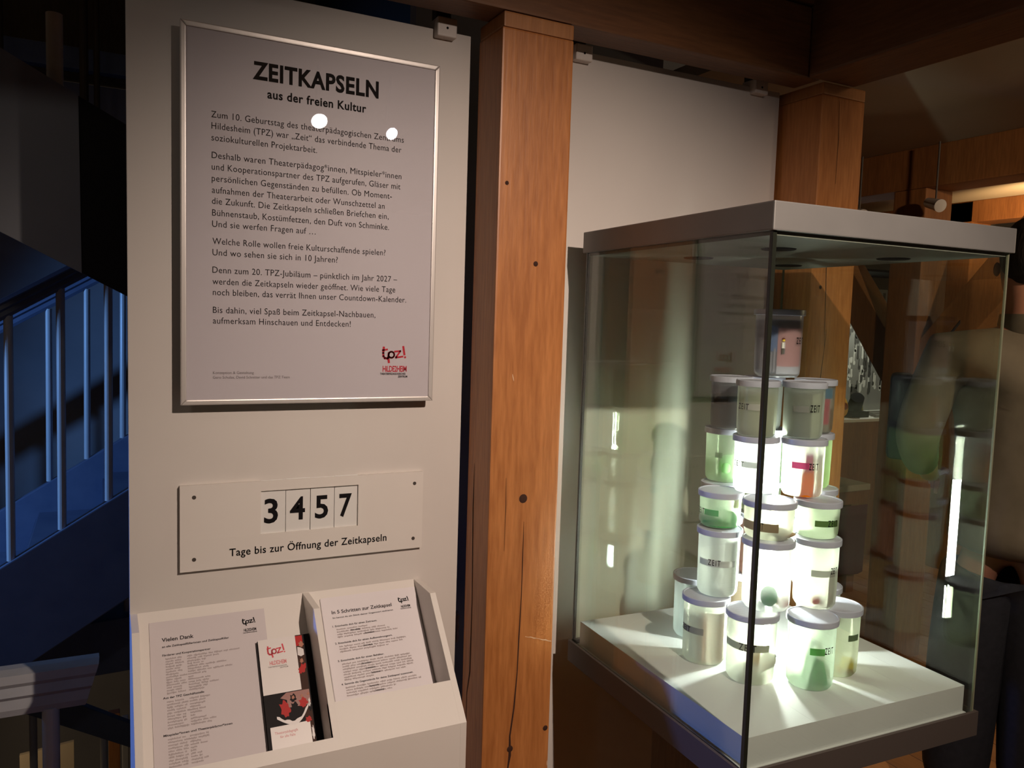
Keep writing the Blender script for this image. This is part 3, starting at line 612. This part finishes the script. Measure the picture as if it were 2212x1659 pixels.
jar('bz', 1.195, -.288, .0455, .796, .9245, 'rear bottom jar with brown filling, seen mirrored in the glass', (.80, .66, .48))
jar('ca', 1.205, -.312, .043, .937, 1.0665, 'rear right jar of the second row, dark red inside, mirrored in the glass', (.62, .42, .36))
jar('cb', 1.098, -.302, .043, .937, 1.0665, 'rear left jar of the second row, mirrored in the glass')
jar('da', 1.205, -.312, .043, 1.079, 1.1435, 'short rear right jar of the third row, olive inside, mirrored in the glass', (.56, .60, .44))
jar('db', 1.098, -.302, .043, 1.079, 1.1435, 'short rear left jar of the third row, mirrored in the glass')
jar('ea', 1.205, -.322, .042, 1.156, 1.2635, 'rear jar of the fourth row, dark green inside, mirrored in the glass', (.52, .62, .42))
jar('fa', 1.190, -.318, .0405, 1.275, 1.3795, 'rear jar of the fifth row below the single top jar', (.76, .80, .76))

# ------------------------------------------------------------------ contents of the jars
TC = math.radians(-135)
def inside(x, y, a, r): return (x+r*math.cos(math.radians(a)), y+r*math.sin(math.radians(a)))
def curl(name, x, y, R, a0, a1, z0, z1, col, label, cat='paper', tl=.5):
    b = bmesh.new(); n = 14; row = []
    for i in range(n+1):
        a = math.radians(a0+(a1-a0)*i/n); row.append((b.verts.new((x+R*math.cos(a), y+R*math.sin(a), z0)), b.verts.new((x+R*math.cos(a), y+R*math.sin(a), z1))))
    for p, q in zip(row, row[1:]): b.faces.new((p[0], q[0], q[1], p[1]))
    bmesh.ops.solidify(b, geom=list(b.faces), thickness=.0005)
    return tag(obj(name, b, thin(name+label[:6], col, tl), None, True), label, cat)
curl('rolled_paper', 1.008, -.386, .030, -175, -60, .800, .905, (.72, .55, .48), 'rolled pinkish paper standing in the leftmost bottom jar')
curl('rolled_paper', .994, -.376, .024, -240, -120, .800, .900, (.50, .52, .50), 'rolled grey paper standing in the leftmost bottom jar')
tag(obj('yellow_block', prism([(1.005, -.510, .838), (1.018, -.522, .838), (1.020, -.523, .868), (1.006, -.512, .870)], (.012, .018, 0), b=.003), thin('yel', (.75, .52, .10), .4)), 'small yellow block in the front left bottom jar', 'block')
cb = cyl((1.008, -.497, .815), (1.055, -.515, .838), .014, 20); sphere((1.050, -.513, .838), .015, bm=cb); cyl((1.010, -.470, .808), (1.058, -.488, .812), .012, 18, bm=cb)
tag(obj('fabric_roll', cb, thin('fab', (.80, .78, .76), .4), None, True), 'white rolled fabric in the front left bottom jar', 'fabric')
gm = thin('green_card', (.12, .52, .20), .5)
gc = thing('green_folded_card', 'green folded card cone in the front bottom jar', 'card', (1.118, -.565, .800))
obj('card_front', prism([(1.088, -.566, .801), (1.137, -.588, .801), (1.122, -.588, .850), (1.112, -.580, .858)], (.0006, .0012, 0)), gm, gc)
obj('card_back', prism([(1.090, -.560, .801), (1.140, -.570, .801), (1.104, -.572, .895), (1.096, -.566, .860)], (.0006, .0012, 0)), gm, gc)
obj('card_tip', prism([(1.092, -.578, .878), (1.103, -.589, .892), (1.100, -.584, .903)], (.001, .002, 0)), thin('tipgrey', (.25, .30, .25), .2), gc)
rb = random.Random(11); m_twig = mat('twig', (.30, .31, .22), .8)
for i in range(7):
    a = rb.uniform(-170, -70); p0 = inside(1.216, -.531, a, .026); p1 = inside(1.216, -.531, a+rb.uniform(50, 160), .028)
    tag(obj('twig', cyl((*p0, .800+rb.uniform(0, .03)), (*p1, .870+rb.uniform(0, .045)), .0013, 6), m_twig), 'thin pale twig in the rightmost bottom jar, %s' % ('nearest its left side', 'crossing behind the others', 'low beside the yellow wrapper', 'leaning steeply', 'reaching nearly to the lid', 'behind the label strip', 'nearest its right side')[i], 'twig', 'twigs in the rightmost bottom jar')
tag(obj('yellow_wrapper', prism([(1.203, -.566, .812), (1.228, -.571, .812), (1.226, -.572, .832), (1.204, -.567, .835)], (.006, .012, 0), b=.002), thin('wrap', (.80, .68, .06), .3)), 'yellow wrapper in the rightmost bottom jar', 'wrapper')
tag(obj('brown_wrapper', prism([(1.205, -.560, .801), (1.235, -.566, .801), (1.232, -.567, .811), (1.206, -.560, .810)], (.006, .018, 0), b=.002), thin('wrap2', (.34, .16, .05), .2)), 'brown wrapper below the yellow one in the rightmost bottom jar', 'wrapper')
curl('curled_sheet', 1.028, -.386, .033, -120, -40, .941, 1.055, (.62, .62, .58), 'curled sheet in the left jar of the second row', 'sheet')
tag(obj('green_ball', sphere((1.050, -.505, .966), .017, 1, 1, 1.2), thin('gb', (.03, .32, .12), .4), None, True), 'green ball in the middle jar of the second row', 'ball')
tag(obj('pink_ball', sphere((1.079, -.513, .953), .012), thin('pb', (.62, .34, .30), .45), None, True), 'small pink ball beside the green ball', 'ball')
tag(obj('red_ball', sphere((1.145, -.535, .957), .0105), thin('rb', (.50, .08, .07), .4), None, True), 'small red ball in the right jar of the second row', 'ball')
tag(obj('grey_card', prism([(1.159, -.549, .942), (1.193, -.540, .942), (1.193, -.540, 1.020), (1.159, -.549, 1.020)], (.0006, .002, 0)), thin('gcd', (.42, .41, .38), .4)), 'grey card in the right jar of the second row', 'card')
tag(obj('green_filling', lathe([(0, 1.082), (.036, 1.083), (.038, 1.095), (.030, 1.107), (.012, 1.113), (0, 1.112)], (1.031, -.374), 24), thin('gf', (.08, .48, .14), .5), None, True), 'bright green filling of the short left jar', 'filling', kind='stuff')
tag(obj('yellow_scrap', prism([(1.042, -.404, 1.122), (1.060, -.402, 1.122), (1.058, -.402, 1.138), (1.044, -.404, 1.136)], (.002, .006, 0)), thin('ys', (.85, .65, .08), .5)), 'yellow scrap at the top of the short left jar', 'scrap')
tag(obj('brown_filling', sphere((1.072, -.498, 1.092), .022, 1.1, .8, .45), thin('bf', (.16, .09, .05), .2), None, True), 'dark brown item in the short middle jar', 'filling')
cb = sphere((1.083, -.515, 1.090), .010, 1.9, .6, .5)
tag(obj('beige_shell', cb, thin('bs', (.62, .48, .32), .4), None, True), 'beige item beside the dark brown one in the short middle jar', 'shell')
tag(obj('green_cloth', sphere((1.182, -.522, 1.108), .026, .75, .6, .95), thin('gcl', (.16, .24, .08), .3), None, True), 'crumpled dark green cloth in the short right jar', 'cloth')
tag(obj('pale_green_cloth', sphere((1.100, -.313, 1.19), .027, .8, .6, 1.1), thin('pgc', (.42, .74, .34), .55), None, True), 'pale green cloth in the far left jar of the fourth row', 'cloth')
tag(obj('orange_cylinder', cyl((1.150, -.486, 1.159), (1.150, -.486, 1.210), .0175, 24), thin('oc', (.80, .24, .01), .4), None, True), 'orange cylinder in the jar of the fourth row', 'container')
tag(obj('magenta_wrap', cyl((1.150, -.486, 1.2105), (1.150, -.486, 1.245), .0145, 24), thin('mw', (.60, .12, .30), .5), None, True), 'magenta wrap on top of the orange cylinder', 'wrapper')
tag(obj('bright_green_card', prism([(1.228, -.428, 1.160), (1.262, -.430, 1.160), (1.268, -.422, 1.235), (1.235, -.428, 1.250)], (.0008, .002, 0)), thin('bgc', (.40, .68, .12), .6)), 'bright green card in the right jar of the fourth row', 'card')
curl('dark_picture', 1.105, -.305, .0385, -250, -60, 1.280, 1.372, (.12, .125, .14), 'dark grey picture curved inside the far left jar of the fifth row', 'picture', .25)
curl('pale_sheet', 1.081, -.412, .036, -200, -60, 1.279, 1.365, (.62, .63, .55), 'pale sheet inside the left front jar of the fifth row', 'sheet')
curl('grey_sheet', 1.165, -.458, .0365, -190, -112, 1.279, 1.370, (.40, .41, .38), 'grey sheet inside the right front jar of the fifth row', 'sheet')
curl('white_sheet', 1.165, -.458, .0360, -111, -75, 1.279, 1.370, (.74, .75, .68), 'white sheet inside the right front jar of the fifth row', 'sheet')
pu = thing('postcard', 'blue and pink picture card inside the right jar of the fifth row', 'card', (1.26, -.41, 1.280))
def arcpatch(nm, x, y, R, a0, a1, z0, z1, col, par, lab=None, tl=.45):
    b = bmesh.new(); n = 8; row = []
    for i in range(n+1):
        a = math.radians(a0+(a1-a0)*i/n); row.append((b.verts.new((x+R*math.cos(a), y+R*math.sin(a), z0)), b.verts.new((x+R*math.cos(a), y+R*math.sin(a), z1))))
    for p, q in zip(row, row[1:]): b.faces.new((p[0], q[0], q[1], p[1]))
    obj(nm, b, thin(nm+lab[:5] if lab else nm, col, tl), par, True, label=lab)
arcpatch('card_sheet', 1.26, -.40, .0370, -170, -20, 1.280, 1.374, (.55, .52, .46), pu, 'pale card ground')
arcpatch('print_patch', 1.26, -.40, .0376, -108, -70, 1.352, 1.374, (.05, .30, .62), pu, 'blue printed patch')
arcpatch('print_patch', 1.26, -.40, .0376, -112, -84, 1.296, 1.351, (.75, .12, .20), pu, 'pink red printed patch')
arcpatch('print_patch', 1.26, -.40, .0376, -80, -60, 1.285, 1.330, (.40, .26, .16), pu, 'brown printed patch')
pv = thing('photo_card', 'colourful photo card curled inside the top jar', 'photo', (1.19, -.352, 1.397))
X_, Y_ = 1.19, -.352
arcpatch('photo_area', X_, Y_, .0462, -230, -136, 1.402, 1.518, (.15, .15, .17), pv, 'dark grey building part', .25)
arcpatch('photo_area', X_, Y_, .0464, -168, -137, 1.450, 1.505, (.16, .26, .50), pv, 'blue sky part', .35)
arcpatch('photo_area', X_, Y_, .0462, -136, -50, 1.418, 1.500, (.72, .36, .34), pv, 'salmon pink part')
arcpatch('photo_area', X_, Y_, .0462, -136, -50, 1.500, 1.518, (.10, .07, .07), pv, 'dark top band', .2)
arcpatch('photo_area', X_, Y_, .0462, -136, -50, 1.402, 1.418, (.70, .70, .74), pv, 'white lower band')
for i in range(6):
    arcpatch('photo_window', X_, Y_, .0466, -185+i*8, -180+i*8, 1.405, 1.44+.008*(i % 3), (.40, .39, .42), pv, 'pale window', .3)
fg = thing('toy_figure', 'tiny white and yellow toy figure inside the top jar', 'toy', (*inside(X_, Y_, -122, .0485), 1.452))
bx_, by_ = inside(X_, Y_, -122, .0480)
obj('torso', box(bx_-.004, bx_+.004, by_-.0015, by_+.0015, 1.457, 1.470, .001), mat('toy_white', (.8, .78, .74), .4), fg)
obj('head', sphere((bx_, by_, 1.4745), .0035, seg=12), mat('toy_yellow', (.8, .55, .05), .4), fg, True)
obj('legs', box(bx_-.004, bx_+.004, by_-.0015, by_+.0015, 1.445, 1.4565, .001), mat('toy_grey', (.12, .11, .10), .4), fg)
obj('hair', sphere((bx_, by_+.0004, 1.4770), .0038, 1, 1, .7, seg=12), mat('toy_brown', (.14, .03, .01), .4), fg, True)

# ------------------------------------------------------------------ stairwell on the left
def molded_rail(name, p, q, h_, dep, m, parent=None, cut=0.0):
    """hand rail with a stepped profile from p to q (its top line)"""
    p, q = Vector(p), Vector(q); prof_ = [(0, 0), (dep*.5, -.03*h_), (dep*.5, -.22*h_), (dep*.38, -.32*h_), (dep*.42, -.52*h_), (dep*.26, -.62*h_), (dep*.28, -.84*h_), (dep*.18, -h_), (-dep*.18, -h_), (-dep*.28, -.84*h_), (-dep*.26, -.62*h_), (-dep*.42, -.52*h_), (-dep*.38, -.32*h_), (-dep*.5, -.22*h_), (-dep*.5, -.03*h_)]
    b = bmesh.new(); A = [b.verts.new(p+Vector((0, a, z))) for a, z in prof_]; B = [b.verts.new(q+Vector((cut*z, a, z))) for a, z in prof_]
    n = len(A); b.faces.new(A); b.faces.new(B[::-1])
    for i in range(n): b.faces.new((A[i], B[i], B[(i+1) % n], A[(i+1) % n]))
    bmesh.ops.recalc_face_normals(b, faces=b.faces); return obj(name, b, m, parent)
SL = .622
st = thing('staircase', 'blue lit wooden staircase rising behind the left edge of the poster panel', 'staircase', (-.4, 1.9, -.8))
zt = lambda x: .639+(x+.438)*SL          # upper edge of the front string board
XA, XB = -1.9, .50
obj('string_board', prism([(XA, 1.37, zt(XA)), (XB, 1.37, zt(XB)), (XB, 1.37, zt(XB)-.385), (XA, 1.37, zt(XA)-.385)], (0, .045, 0), b=.004), m_blue, st)
obj('string_board', prism([(XA, 2.49, zt(XA)+.01), (XB, 2.49, zt(XB)+.01), (XB, 2.49, zt(XB)-.33), (XA, 2.49, zt(XA)-.33)], (0, .045, 0), b=.004), m_blue, st)
for i in range(9):
    x = -1.75+i*.27; z = zt(x)-.10
    obj('tread', box(x, x+.30, 1.415, 2.49, z-.03, z, .004), m_blue, st)
    obj('riser', box(x+.26, x+.275, 1.415, 2.49, z, z+.14), m_blue, st)
for x in (-1.3, -1.15, -1.0, -.85, -.70, -.55, -.404, -.256, -.1145, .03, .18):
    zz = 1.451+(x+.399)*.63
    obj('baluster', cyl((x-.004, 1.3925, zt(x)-.004), (x, 1.3925, zz+.02), .0135, 16), m_bal, st)
for x in (-1.3, -1.14, -.98, -.82, -.66, -.50, -.349, -.196, -.047, .10, .25):
    obj('baluster', cyl((x-.006, 2.5125, zt(x)+.006), (x, 2.5125, zt(x)+.79), .0135, 16), m_bal, st)
molded_rail('handrail', (XA, 1.3925, 1.515+(XA+.423)*.63), (XB, 1.3925, 1.515+(XB+.423)*.63), .07, .06, m_blue, st)
molded_rail('handrail', (XA, 2.5125, zt(XA)+.875), (XB, 2.5125, zt(XB)+.875), .085, .06, m_blue, st)
l2 = thing('landing_balustrade', 'blue lit landing edge with short balusters under the staircase', 'balustrade', (-.2, 1.8, -.2))
obj('edge_board', prism([(-.42, 1.66, .300), (.5, 1.66, .345), (.5, 1.66, .12), (-.42, 1.66, .10)], (0, .3, 0), b=.003), m_blue, l2)
for x in (-.46, -.322, -.185, -.055, .09):
    obj('baluster', cyl((x, 1.72, .310+(x+.35)*.05), (x+.002, 1.72, zt(x)-.20), .0145, 16), m_bal, l2)
l3 = thing('lower_flight', 'dark blue lower stair flight descending at the bottom left', 'stair flight', (-.2, 2.1, -1.3))
obj('string_board', prism([(-.9, 2.0, .28), (.5, 2.0, -.62), (.5, 2.0, -.70), (-.9, 2.0, .13)], (0, .04, 0), b=.003), m_blue, l3)
for x in (-.60, -.40, -.143, .05):
    obj('baluster', cyl((x, 2.02, -1.5), (x, 2.02, -.16-(x+.30)*.6), .0145, 16), m_bal, l3)
ng = thing('stairwell_railing', 'short grey moulded handrail end on a round post at the lower left', 'railing', (-.5, .5, 0))
molded_rail('handrail', (-1.9, .50, .650), (-.146, .50, .640), .110, .070, m_rail, ng, .28)
for x in (-1.2, -.7, -.2515): obj('post', cyl((x, .50, 0.0), (x, .50, .535), .0188, 24), m_bal, ng)
obj('curb', box(-1.9, .05, .33, .56, -.10, 0.0, .004), m_blue, ng)
sp = thing('stair_parapet', 'large plain grey sloping stair parapet at the upper left', 'parapet', (-.3, .55, 1.5))
zz1 = lambda x: 1.987-(x+.179)*.535; zz0 = lambda x: 1.578-(x+.174)*.52
obj('grey_panel', prism([(-1.7, .5, zz1(-1.7)), (-.1775, .5, zz1(-.1775)), (-.1745, .5, zz0(-.1745)), (-1.7, .5, zz0(-1.7))], (0, .025, 0)), m_slab, sp)
obj('black_panel', prism([(-.1775, .503, zz1(-.1775)), (.4, .56, zz1(.4)+.02), (.4, .56, zz0(.4)), (-.1745, .503, zz0(-.1745))], (0, .02, 0)), m_dark, sp, label='matt black end of the parapet')
tag(obj('upper_newel', cyl((-.2265, .56, 1.98), (-.2265, .56, 2.178), .0178, 24), m_cream, None, True), 'cream round newel post above the grey parapet', 'post')
for x in (-.205, -.149, -.557): tag(obj('upper_baluster', cyl((x, 2.9, 2.35), (x, 2.9, 4.1), .020 if x < -.2 else .014, 12), m_darkwood), 'dim %s upright in the dark upper stairwell, %s' % (('thick', 'at the left edge') if x < -.5 else ('thick', 'right of the cream newel post') if x < -.2 else ('thin', 'nearest the poster panel')), 'baluster', 'dim uprights in the upper stairwell')
tag(obj('notice_board', prism([(-.50, 2.6, -.62), (-.275, 2.6, -.60), (-.275, 2.6, -1.1), (-.50, 2.6, -1.1)], (0, .02, 0)), mat('notice', (.62, .52, .38), .6)), 'pale lit notice board below the lower stair flight', 'board')
tag(obj('orange_plank', box(-.125, -.075, 2.5, 2.55, -1.6, -.45, .003), m_postcap), 'orange lit plank below the lower stair flight', 'plank')
tag(obj('white_door_frame', box(-.068, -.040, 2.4, 2.45, -1.6, -.44, .003), m_bal), 'white upright at the bottom left beside the panel', 'door frame')

# ------------------------------------------------------------------ exhibition behind the case
m_bwd = mat('photo_dark', (.05, .048, .045), .6); m_bwl = mat('photo_light', (.50, .49, .46), .6); m_bwm = mat('photo_mid', (.18, .175, .165), .6)
sh = thing('far_showcase', 'lit far showcase with a black and white photo backdrop', 'showcase', (4.36, 2.2, 0))
obj('photo_backdrop', box(4.30, 5.04, 2.34, 2.36, .926, 1.80), m_bwm, sh)
rq = random.Random(9)
for m_, n_, dd in ((m_bwl, 70, .0006), (m_bwd, 90, .0012)):
    g = Flat((0, 2.34, 0))
    for i in range(n_):
        x = rq.uniform(4.32, 5.01); z = rq.uniform(1.06, 1.62) if m_ is m_bwl else rq.uniform(1.0, 1.7)
        g.rect(x, x+rq.uniform(.008, .03), z, z+rq.uniform(.02, .10), dd); g.disc(x+.01, z, .012, .016, dd+.0002, 10)
    g.build('photo_figures', m_, sh)
obj('shelf', box(4.05, 5.06, 1.94, 2.36, .905, .925, .003), mat('shelf_pale', (.75, .74, .70), .4), sh)
obj('cabinet', box(4.05, 5.06, 1.95, 2.36, 0, .904, .004), m_farwood, sh)
obj('frame_upright', box(4.565, 4.585, 1.94, 1.96, .925, 2.1), m_black, sh)
obj('light_strip', box(4.20, 4.235, 2.05, 2.06, 1.76, 1.765), mat('strip_glow', (1, 1, 1), .5, emis=(1, .95, .88), es=4), sh)
obj('shade', box(4.10, 5.06, 1.96, 2.36, 1.885, 1.90), m_black, sh)
d1 = thing('lamp_reflector', 'tilted yellow disc with a dark centre on the far shelf', 'lamp', (4.20, 2.05, .925))
b_ = lathe([(0, .010), (.02, .006), (.075, 0), (.078, -.004), (0, -.004)], (0, 0), 28); b_.transform(Matrix.Translation((4.20, 2.04, 1.01)) @ Matrix.Rotation(.55, 4, 'Y') @ Matrix.Rotation(1.25, 4, 'X'))
obj('dish', b_, mat('dish_yellow', (.75, .42, .08), .4), d1, True)
b_ = lathe([(0, .012), (.022, .012), (.024, 0)], (0, 0), 18); b_.transform(Matrix.Translation((4.215, 2.03, 1.00)) @ Matrix.Rotation(.55, 4, 'Y') @ Matrix.Rotation(1.25, 4, 'X'))
obj('hub', b_, m_maroon, d1, True)
d2 = thing('stage_lamp', 'black cylindrical stage lamp lying tilted on the far shelf', 'lamp', (4.33, 2.05, .925))
obj('barrel', cyl((4.36, 2.08, .965), (4.30, 2.00, 1.06), .048, 24, .042), m_black, d2)
obj('mount', box(4.26, 4.42, 2.0, 2.12, .925, .965, .004), m_black, d2)
obj('bracket', cyl((4.42, 2.05, .93), (4.41, 2.06, 1.03), .006, 10), mat('bracket_olive', (.20, .19, .05), .5), d2)
for i in range(3): tag(obj('grey_tool', box(4.45+i*.03, 4.56+i*.035, 1.97+i*.05, 1.99+i*.05, .926, .945+.006*i, .003), m_bwm), 'small grey tool at the right of the far shelf, %s of three' % ('front one', 'middle one', 'rear one')[i], 'tool', 'grey tools on the far shelf')
dt = thing('low_display_table', 'low brown display table with a maroon cloth behind the jars', 'table', (3.2, 1.75, 0))
obj('tabletop', box(2.72, 3.75, 1.42, 2.3, .60, .635, .004), m_plaster, dt)
obj('apron', box(2.74, 3.73, 1.44, 2.28, .52, .60), m_farwood, dt)
obj('leg', box(2.76, 2.82, 1.46, 1.52, 0, .52), m_farwood, dt); obj('leg', box(3.65, 3.71, 1.46, 1.52, 0, .52), m_farwood, dt)
obj('leg', box(2.76, 2.82, 2.2, 2.26, 0, .52), m_farwood, dt); obj('leg', box(3.65, 3.71, 2.2, 2.26, 0, .52), m_farwood, dt)
cb = bmesh.new(); n = 30; row = []
for i in range(n+1):
    x = 2.73+i*.034; yy = 1.425+.012*math.sin(i*1.3); row.append((cb.verts.new((x, yy, .12)), cb.verts.new((x, 1.43, .515))))
for p, q in zip(row, row[1:]): cb.faces.new((p[0], q[0], q[1], p[1]))
bmesh.ops.solidify(cb, geom=list(cb.faces), thickness=.004)
tag(obj('maroon_cloth', cb, mat('maroon_cloth', (.17, .02, .045), .9), None, True), 'maroon cloth hanging in front of the low display table', 'cloth')
for x, y_ in ((3.12, .985), (3.12, .60)):
    t = thing('track_spotlight', 'small silver spotlight hanging behind the lid of the glass case, %s of the pair' % ('left' if y_ > .8 else 'right'), 'spotlight', (x-.12, y_, 2.0), 'silver spotlights behind the glass case')
    obj('rod', cyl((x-.12, y_, 2.06), (x-.12, y_, 2.30), .004, 8), m_tray, t)
    obj('head', cyl((x-.13, y_-.03, 2.03), (x-.10, y_+.05, 2.055), .027, 20, .021), m_alu, t)
for L_, T_, lab in ((L1, T1, 'left'), (L2, T2, 'right')):
    dr = (T_-L_).normalized()
    t = thing('track_spotlight', '%s spotlight above the viewer, mirrored in the poster cover' % lab, 'spotlight', L_)
    obj('head', cyl(L_-dr*.10, L_-dr*.001, .036 if lab == 'left' else .028, 24, .038 if lab == 'left' else .030), m_tray, t)
    obj('lens', cyl(L_-dr*.001, L_+dr*.001, .034 if lab == 'left' else .027, 24), mat('lens_glow_'+lab, (1, 1, 1), .3, emis=(1, .93, .86) if lab == 'left' else (.93, .90, 1), es=28), t)
    obj('rod', cyl(L_-dr*.06, Vector((L_.x, L_.y-.03, 2.56)), .006, 10), m_tray, t)

# ------------------------------------------------------------------ visitor at the right edge
def skin(name, verts, edges, m, parent, levels=2):
    me = D.meshes.new(name); me.from_pydata([v[0] for v in verts], edges, []); o = D.objects.new(name, me); COL.objects.link(o)
    mo = o.modifiers.new('s', 'SKIN'); mo.use_smooth_shade = True; su = o.modifiers.new('u', 'SUBSURF'); su.levels = levels; su.render_levels = levels
    for i, v in enumerate(verts):
        sv = me.skin_vertices[0].data[i]; r = v[1]; sv.radius = r if isinstance(r, tuple) else (r, r); sv.use_root = (i == 0)
    dg = bpy.context.evaluated_depsgraph_get(); ev = o.evaluated_get(dg); nm = D.meshes.new_from_object(ev)
    D.objects.remove(o); nm.materials.clear()
    return obj(name, nm, m, parent, True)
PX, PY = 2.215, -.285
person = thing('person', 'visitor in a khaki jacket and dark trousers at the right edge', 'person', (PX, PY, 0))
# local frame: the visitor faces +fx (to the right, away from the viewer)
fa = math.radians(38); fx = Vector((math.cos(fa), math.sin(fa), 0)); rx = Vector((math.sin(fa), -math.cos(fa), 0))
def W(f, r, z): return tuple(Vector((PX, PY, 0))+fx*f+rx*r+Vector((0, 0, z)))
m_skinp = mat('skin_tone', (.42, .19, .12), .6); m_trous = noisy('dark_trousers', (.006, .008, .014), (.012, .014, .022), (60, 60, 60), .85, .1)
m_jack = noisy('khaki_jacket', (.095, .078, .052), (.17, .142, .10), (9, 9, 7), .85, .25); m_hair = noisy('dark_hair', (.008, .006, .005), (.02, .014, .01), (90, 90, 20), .6, .4)
v = [(W(0, 0, .98), (.07, .08)), (W(0, 0, 1.12), (.09, .10)), (W(0, 0, 1.32), (.10, .13)), (W(0, 0, 1.44), (.09, .13)), (W(.01, 0, 1.52), .055), (W(.02, 0, 1.60), .065), (W(.035, 0, 1.69), (.092, .080)), (W(.03, 0, 1.76), (.078, .07)),
     (W(0, .185, 1.45), .055), (W(-.02, .25, 1.19), .043), (W(.16, .22, 1.06), .032), (W(.22, .20, 1.04), .022),
     (W(0, -.185, 1.45), .055), (W(-.02, -.25, 1.19), .043), (W(.16, -.22, 1.06), .032), (W(.22, -.20, 1.04), .022),
     (W(0, .09, .80), .060), (W(.01, .10, .48), .050), (W(-.01, .10, .09), .042), (W(.14, .11, .035), .032),
     (W(0, -.09, .80), .060), (W(.01, -.10, .48), .050), (W(-.01, -.10, .09), .042), (W(.14, -.11, .035), .032)]
e = [(0, 1), (1, 2), (2, 3), (3, 4), (4, 5), (5, 6), (6, 7), (3, 8), (8, 9), (9, 10), (10, 11), (3, 12), (12, 13), (13, 14), (14, 15), (0, 16), (16, 17), (17, 18), (18, 19), (0, 20), (20, 21), (21, 22), (22, 23)]
bodyo = skin('body', v, e, m_skinp, person)
v = [(W(0, 0, .85), (.175, .20)), (W(0, 0, .95), (.165, .19)), (W(0, 0, 1.08), (.15, .18)), (W(0, 0, 1.30), (.15, .19)), (W(0, 0, 1.44), (.12, .16)), (W(.005, 0, 1.53), (.075, .08)),
     (W(0, .20, 1.44), .082), (W(-.02, .27, 1.19), .068), (W(.13, .235, 1.075), .050), (W(0, -.20, 1.44), .082), (W(-.02, -.27, 1.19), .068), (W(.13, -.235, 1.075), .050)]
skin('jacket', v, [(0, 1), (1, 2), (2, 3), (3, 4), (4, 5), (4, 6), (6, 7), (7, 8), (4, 9), (9, 10), (10, 11)], m_jack, person)
v = [(W(0, 0, .93), (.12, .14)), (W(0, .075, .76), .120), (W(.01, .095, .48), .110), (W(-.01, .10, .10), .095), (W(0, -.075, .76), .120), (W(.01, -.095, .48), .110), (W(-.01, -.10, .10), .095)]
skin('trousers', v, [(0, 1), (1, 2), (2, 3), (0, 4), (4, 5), (5, 6)], m_trous, person)
for s_ in (1, -1):
    skin('shoe', [(W(-.04, .105*s_, .045), .045), (W(.06, .107*s_, .042), .046), (W(.16, .112*s_, .034), .036)], [(0, 1), (1, 2)], m_black, person)
    for k_, (dr_, dl, dz) in enumerate(((.02, .055, .010), (.022, .066, .004), (.020, .062, -.006), (.015, .050, -.016))):
        r0 = .20*s_; b0 = W(.215, r0-.012+.008*k_, 1.045-.010*k_+.015)
        skin('finger', [(b0, .010), (W(.215+dl*.5, r0-.012+.008*k_, 1.055-.014*k_), .0095), (W(.215+dl*.8, r0-.012+.008*k_, 1.035-.014*k_), .0085), (W(.215+dl*.85, r0-.012+.008*k_, 1.015-.014*k_), .0075)], [(0, 1), (1, 2), (2, 3)], m_skinp, person, 1)
    skin('thumb', [(W(.20, .19*s_, 1.05), .011), (W(.235, .165*s_, 1.06), .010), (W(.26, .16*s_, 1.05), .0085)], [(0, 1), (1, 2)], m_skinp, person, 1)
hb = sphere((0, 0, 0), .108, .98, .80, 1.0); hb.transform(Matrix.Translation(W(.012, 0, 1.735)) @ Matrix.Rotation(fa, 4, 'Z'))
obj('hair', hb, m_hair, person, True)
for s_ in (1, -1): obj('ear', sphere(W(.035, .086*s_, 1.69), .016, .8, .5, 1.3, seg=12), m_skinp, person, True)
obj('nose', sphere(W(.132, 0, 1.68), .013, 1.1, .8, 1.3, seg=10), m_skinp, person, True)
for s_ in (1, -1): obj('eye', sphere(W(.118, .03*s_, 1.70), .010, seg=10), m_black, person, True)
obj('mouth', sphere(W(.122, 0, 1.645), .014, .5, 1.5, .4, seg=10), mat('lip', (.30, .09, .07), .5), person, True)
obj('collar', lathe([(.072, 1.50), (.078, 1.53), (.074, 1.56), (.068, 1.555)], (PX, PY), 24), m_jack, person, True)
bp = thing('shoulder_bag', 'black bag hanging at the left side of the visitor at the right edge', 'bag', W(.06, -.27, 1.12))
pk = box(-.07, .07, -.035, .035, 0, .27, .03, seg=4); pk.transform(Matrix.Translation(W(.14, -.31, 1.10)) @ Matrix.Rotation(fa, 4, 'Z')); obj('bag', pk, m_trous, bp, True)
obj('strap', prism([W(.07, -.285, 1.34), W(.11, -.285, 1.34), W(.06, -.17, 1.53), W(.02, -.17, 1.53)], (0, 0, .010)), m_trous, bp)
D.objects.remove(_to); D.curves.remove(_cu)
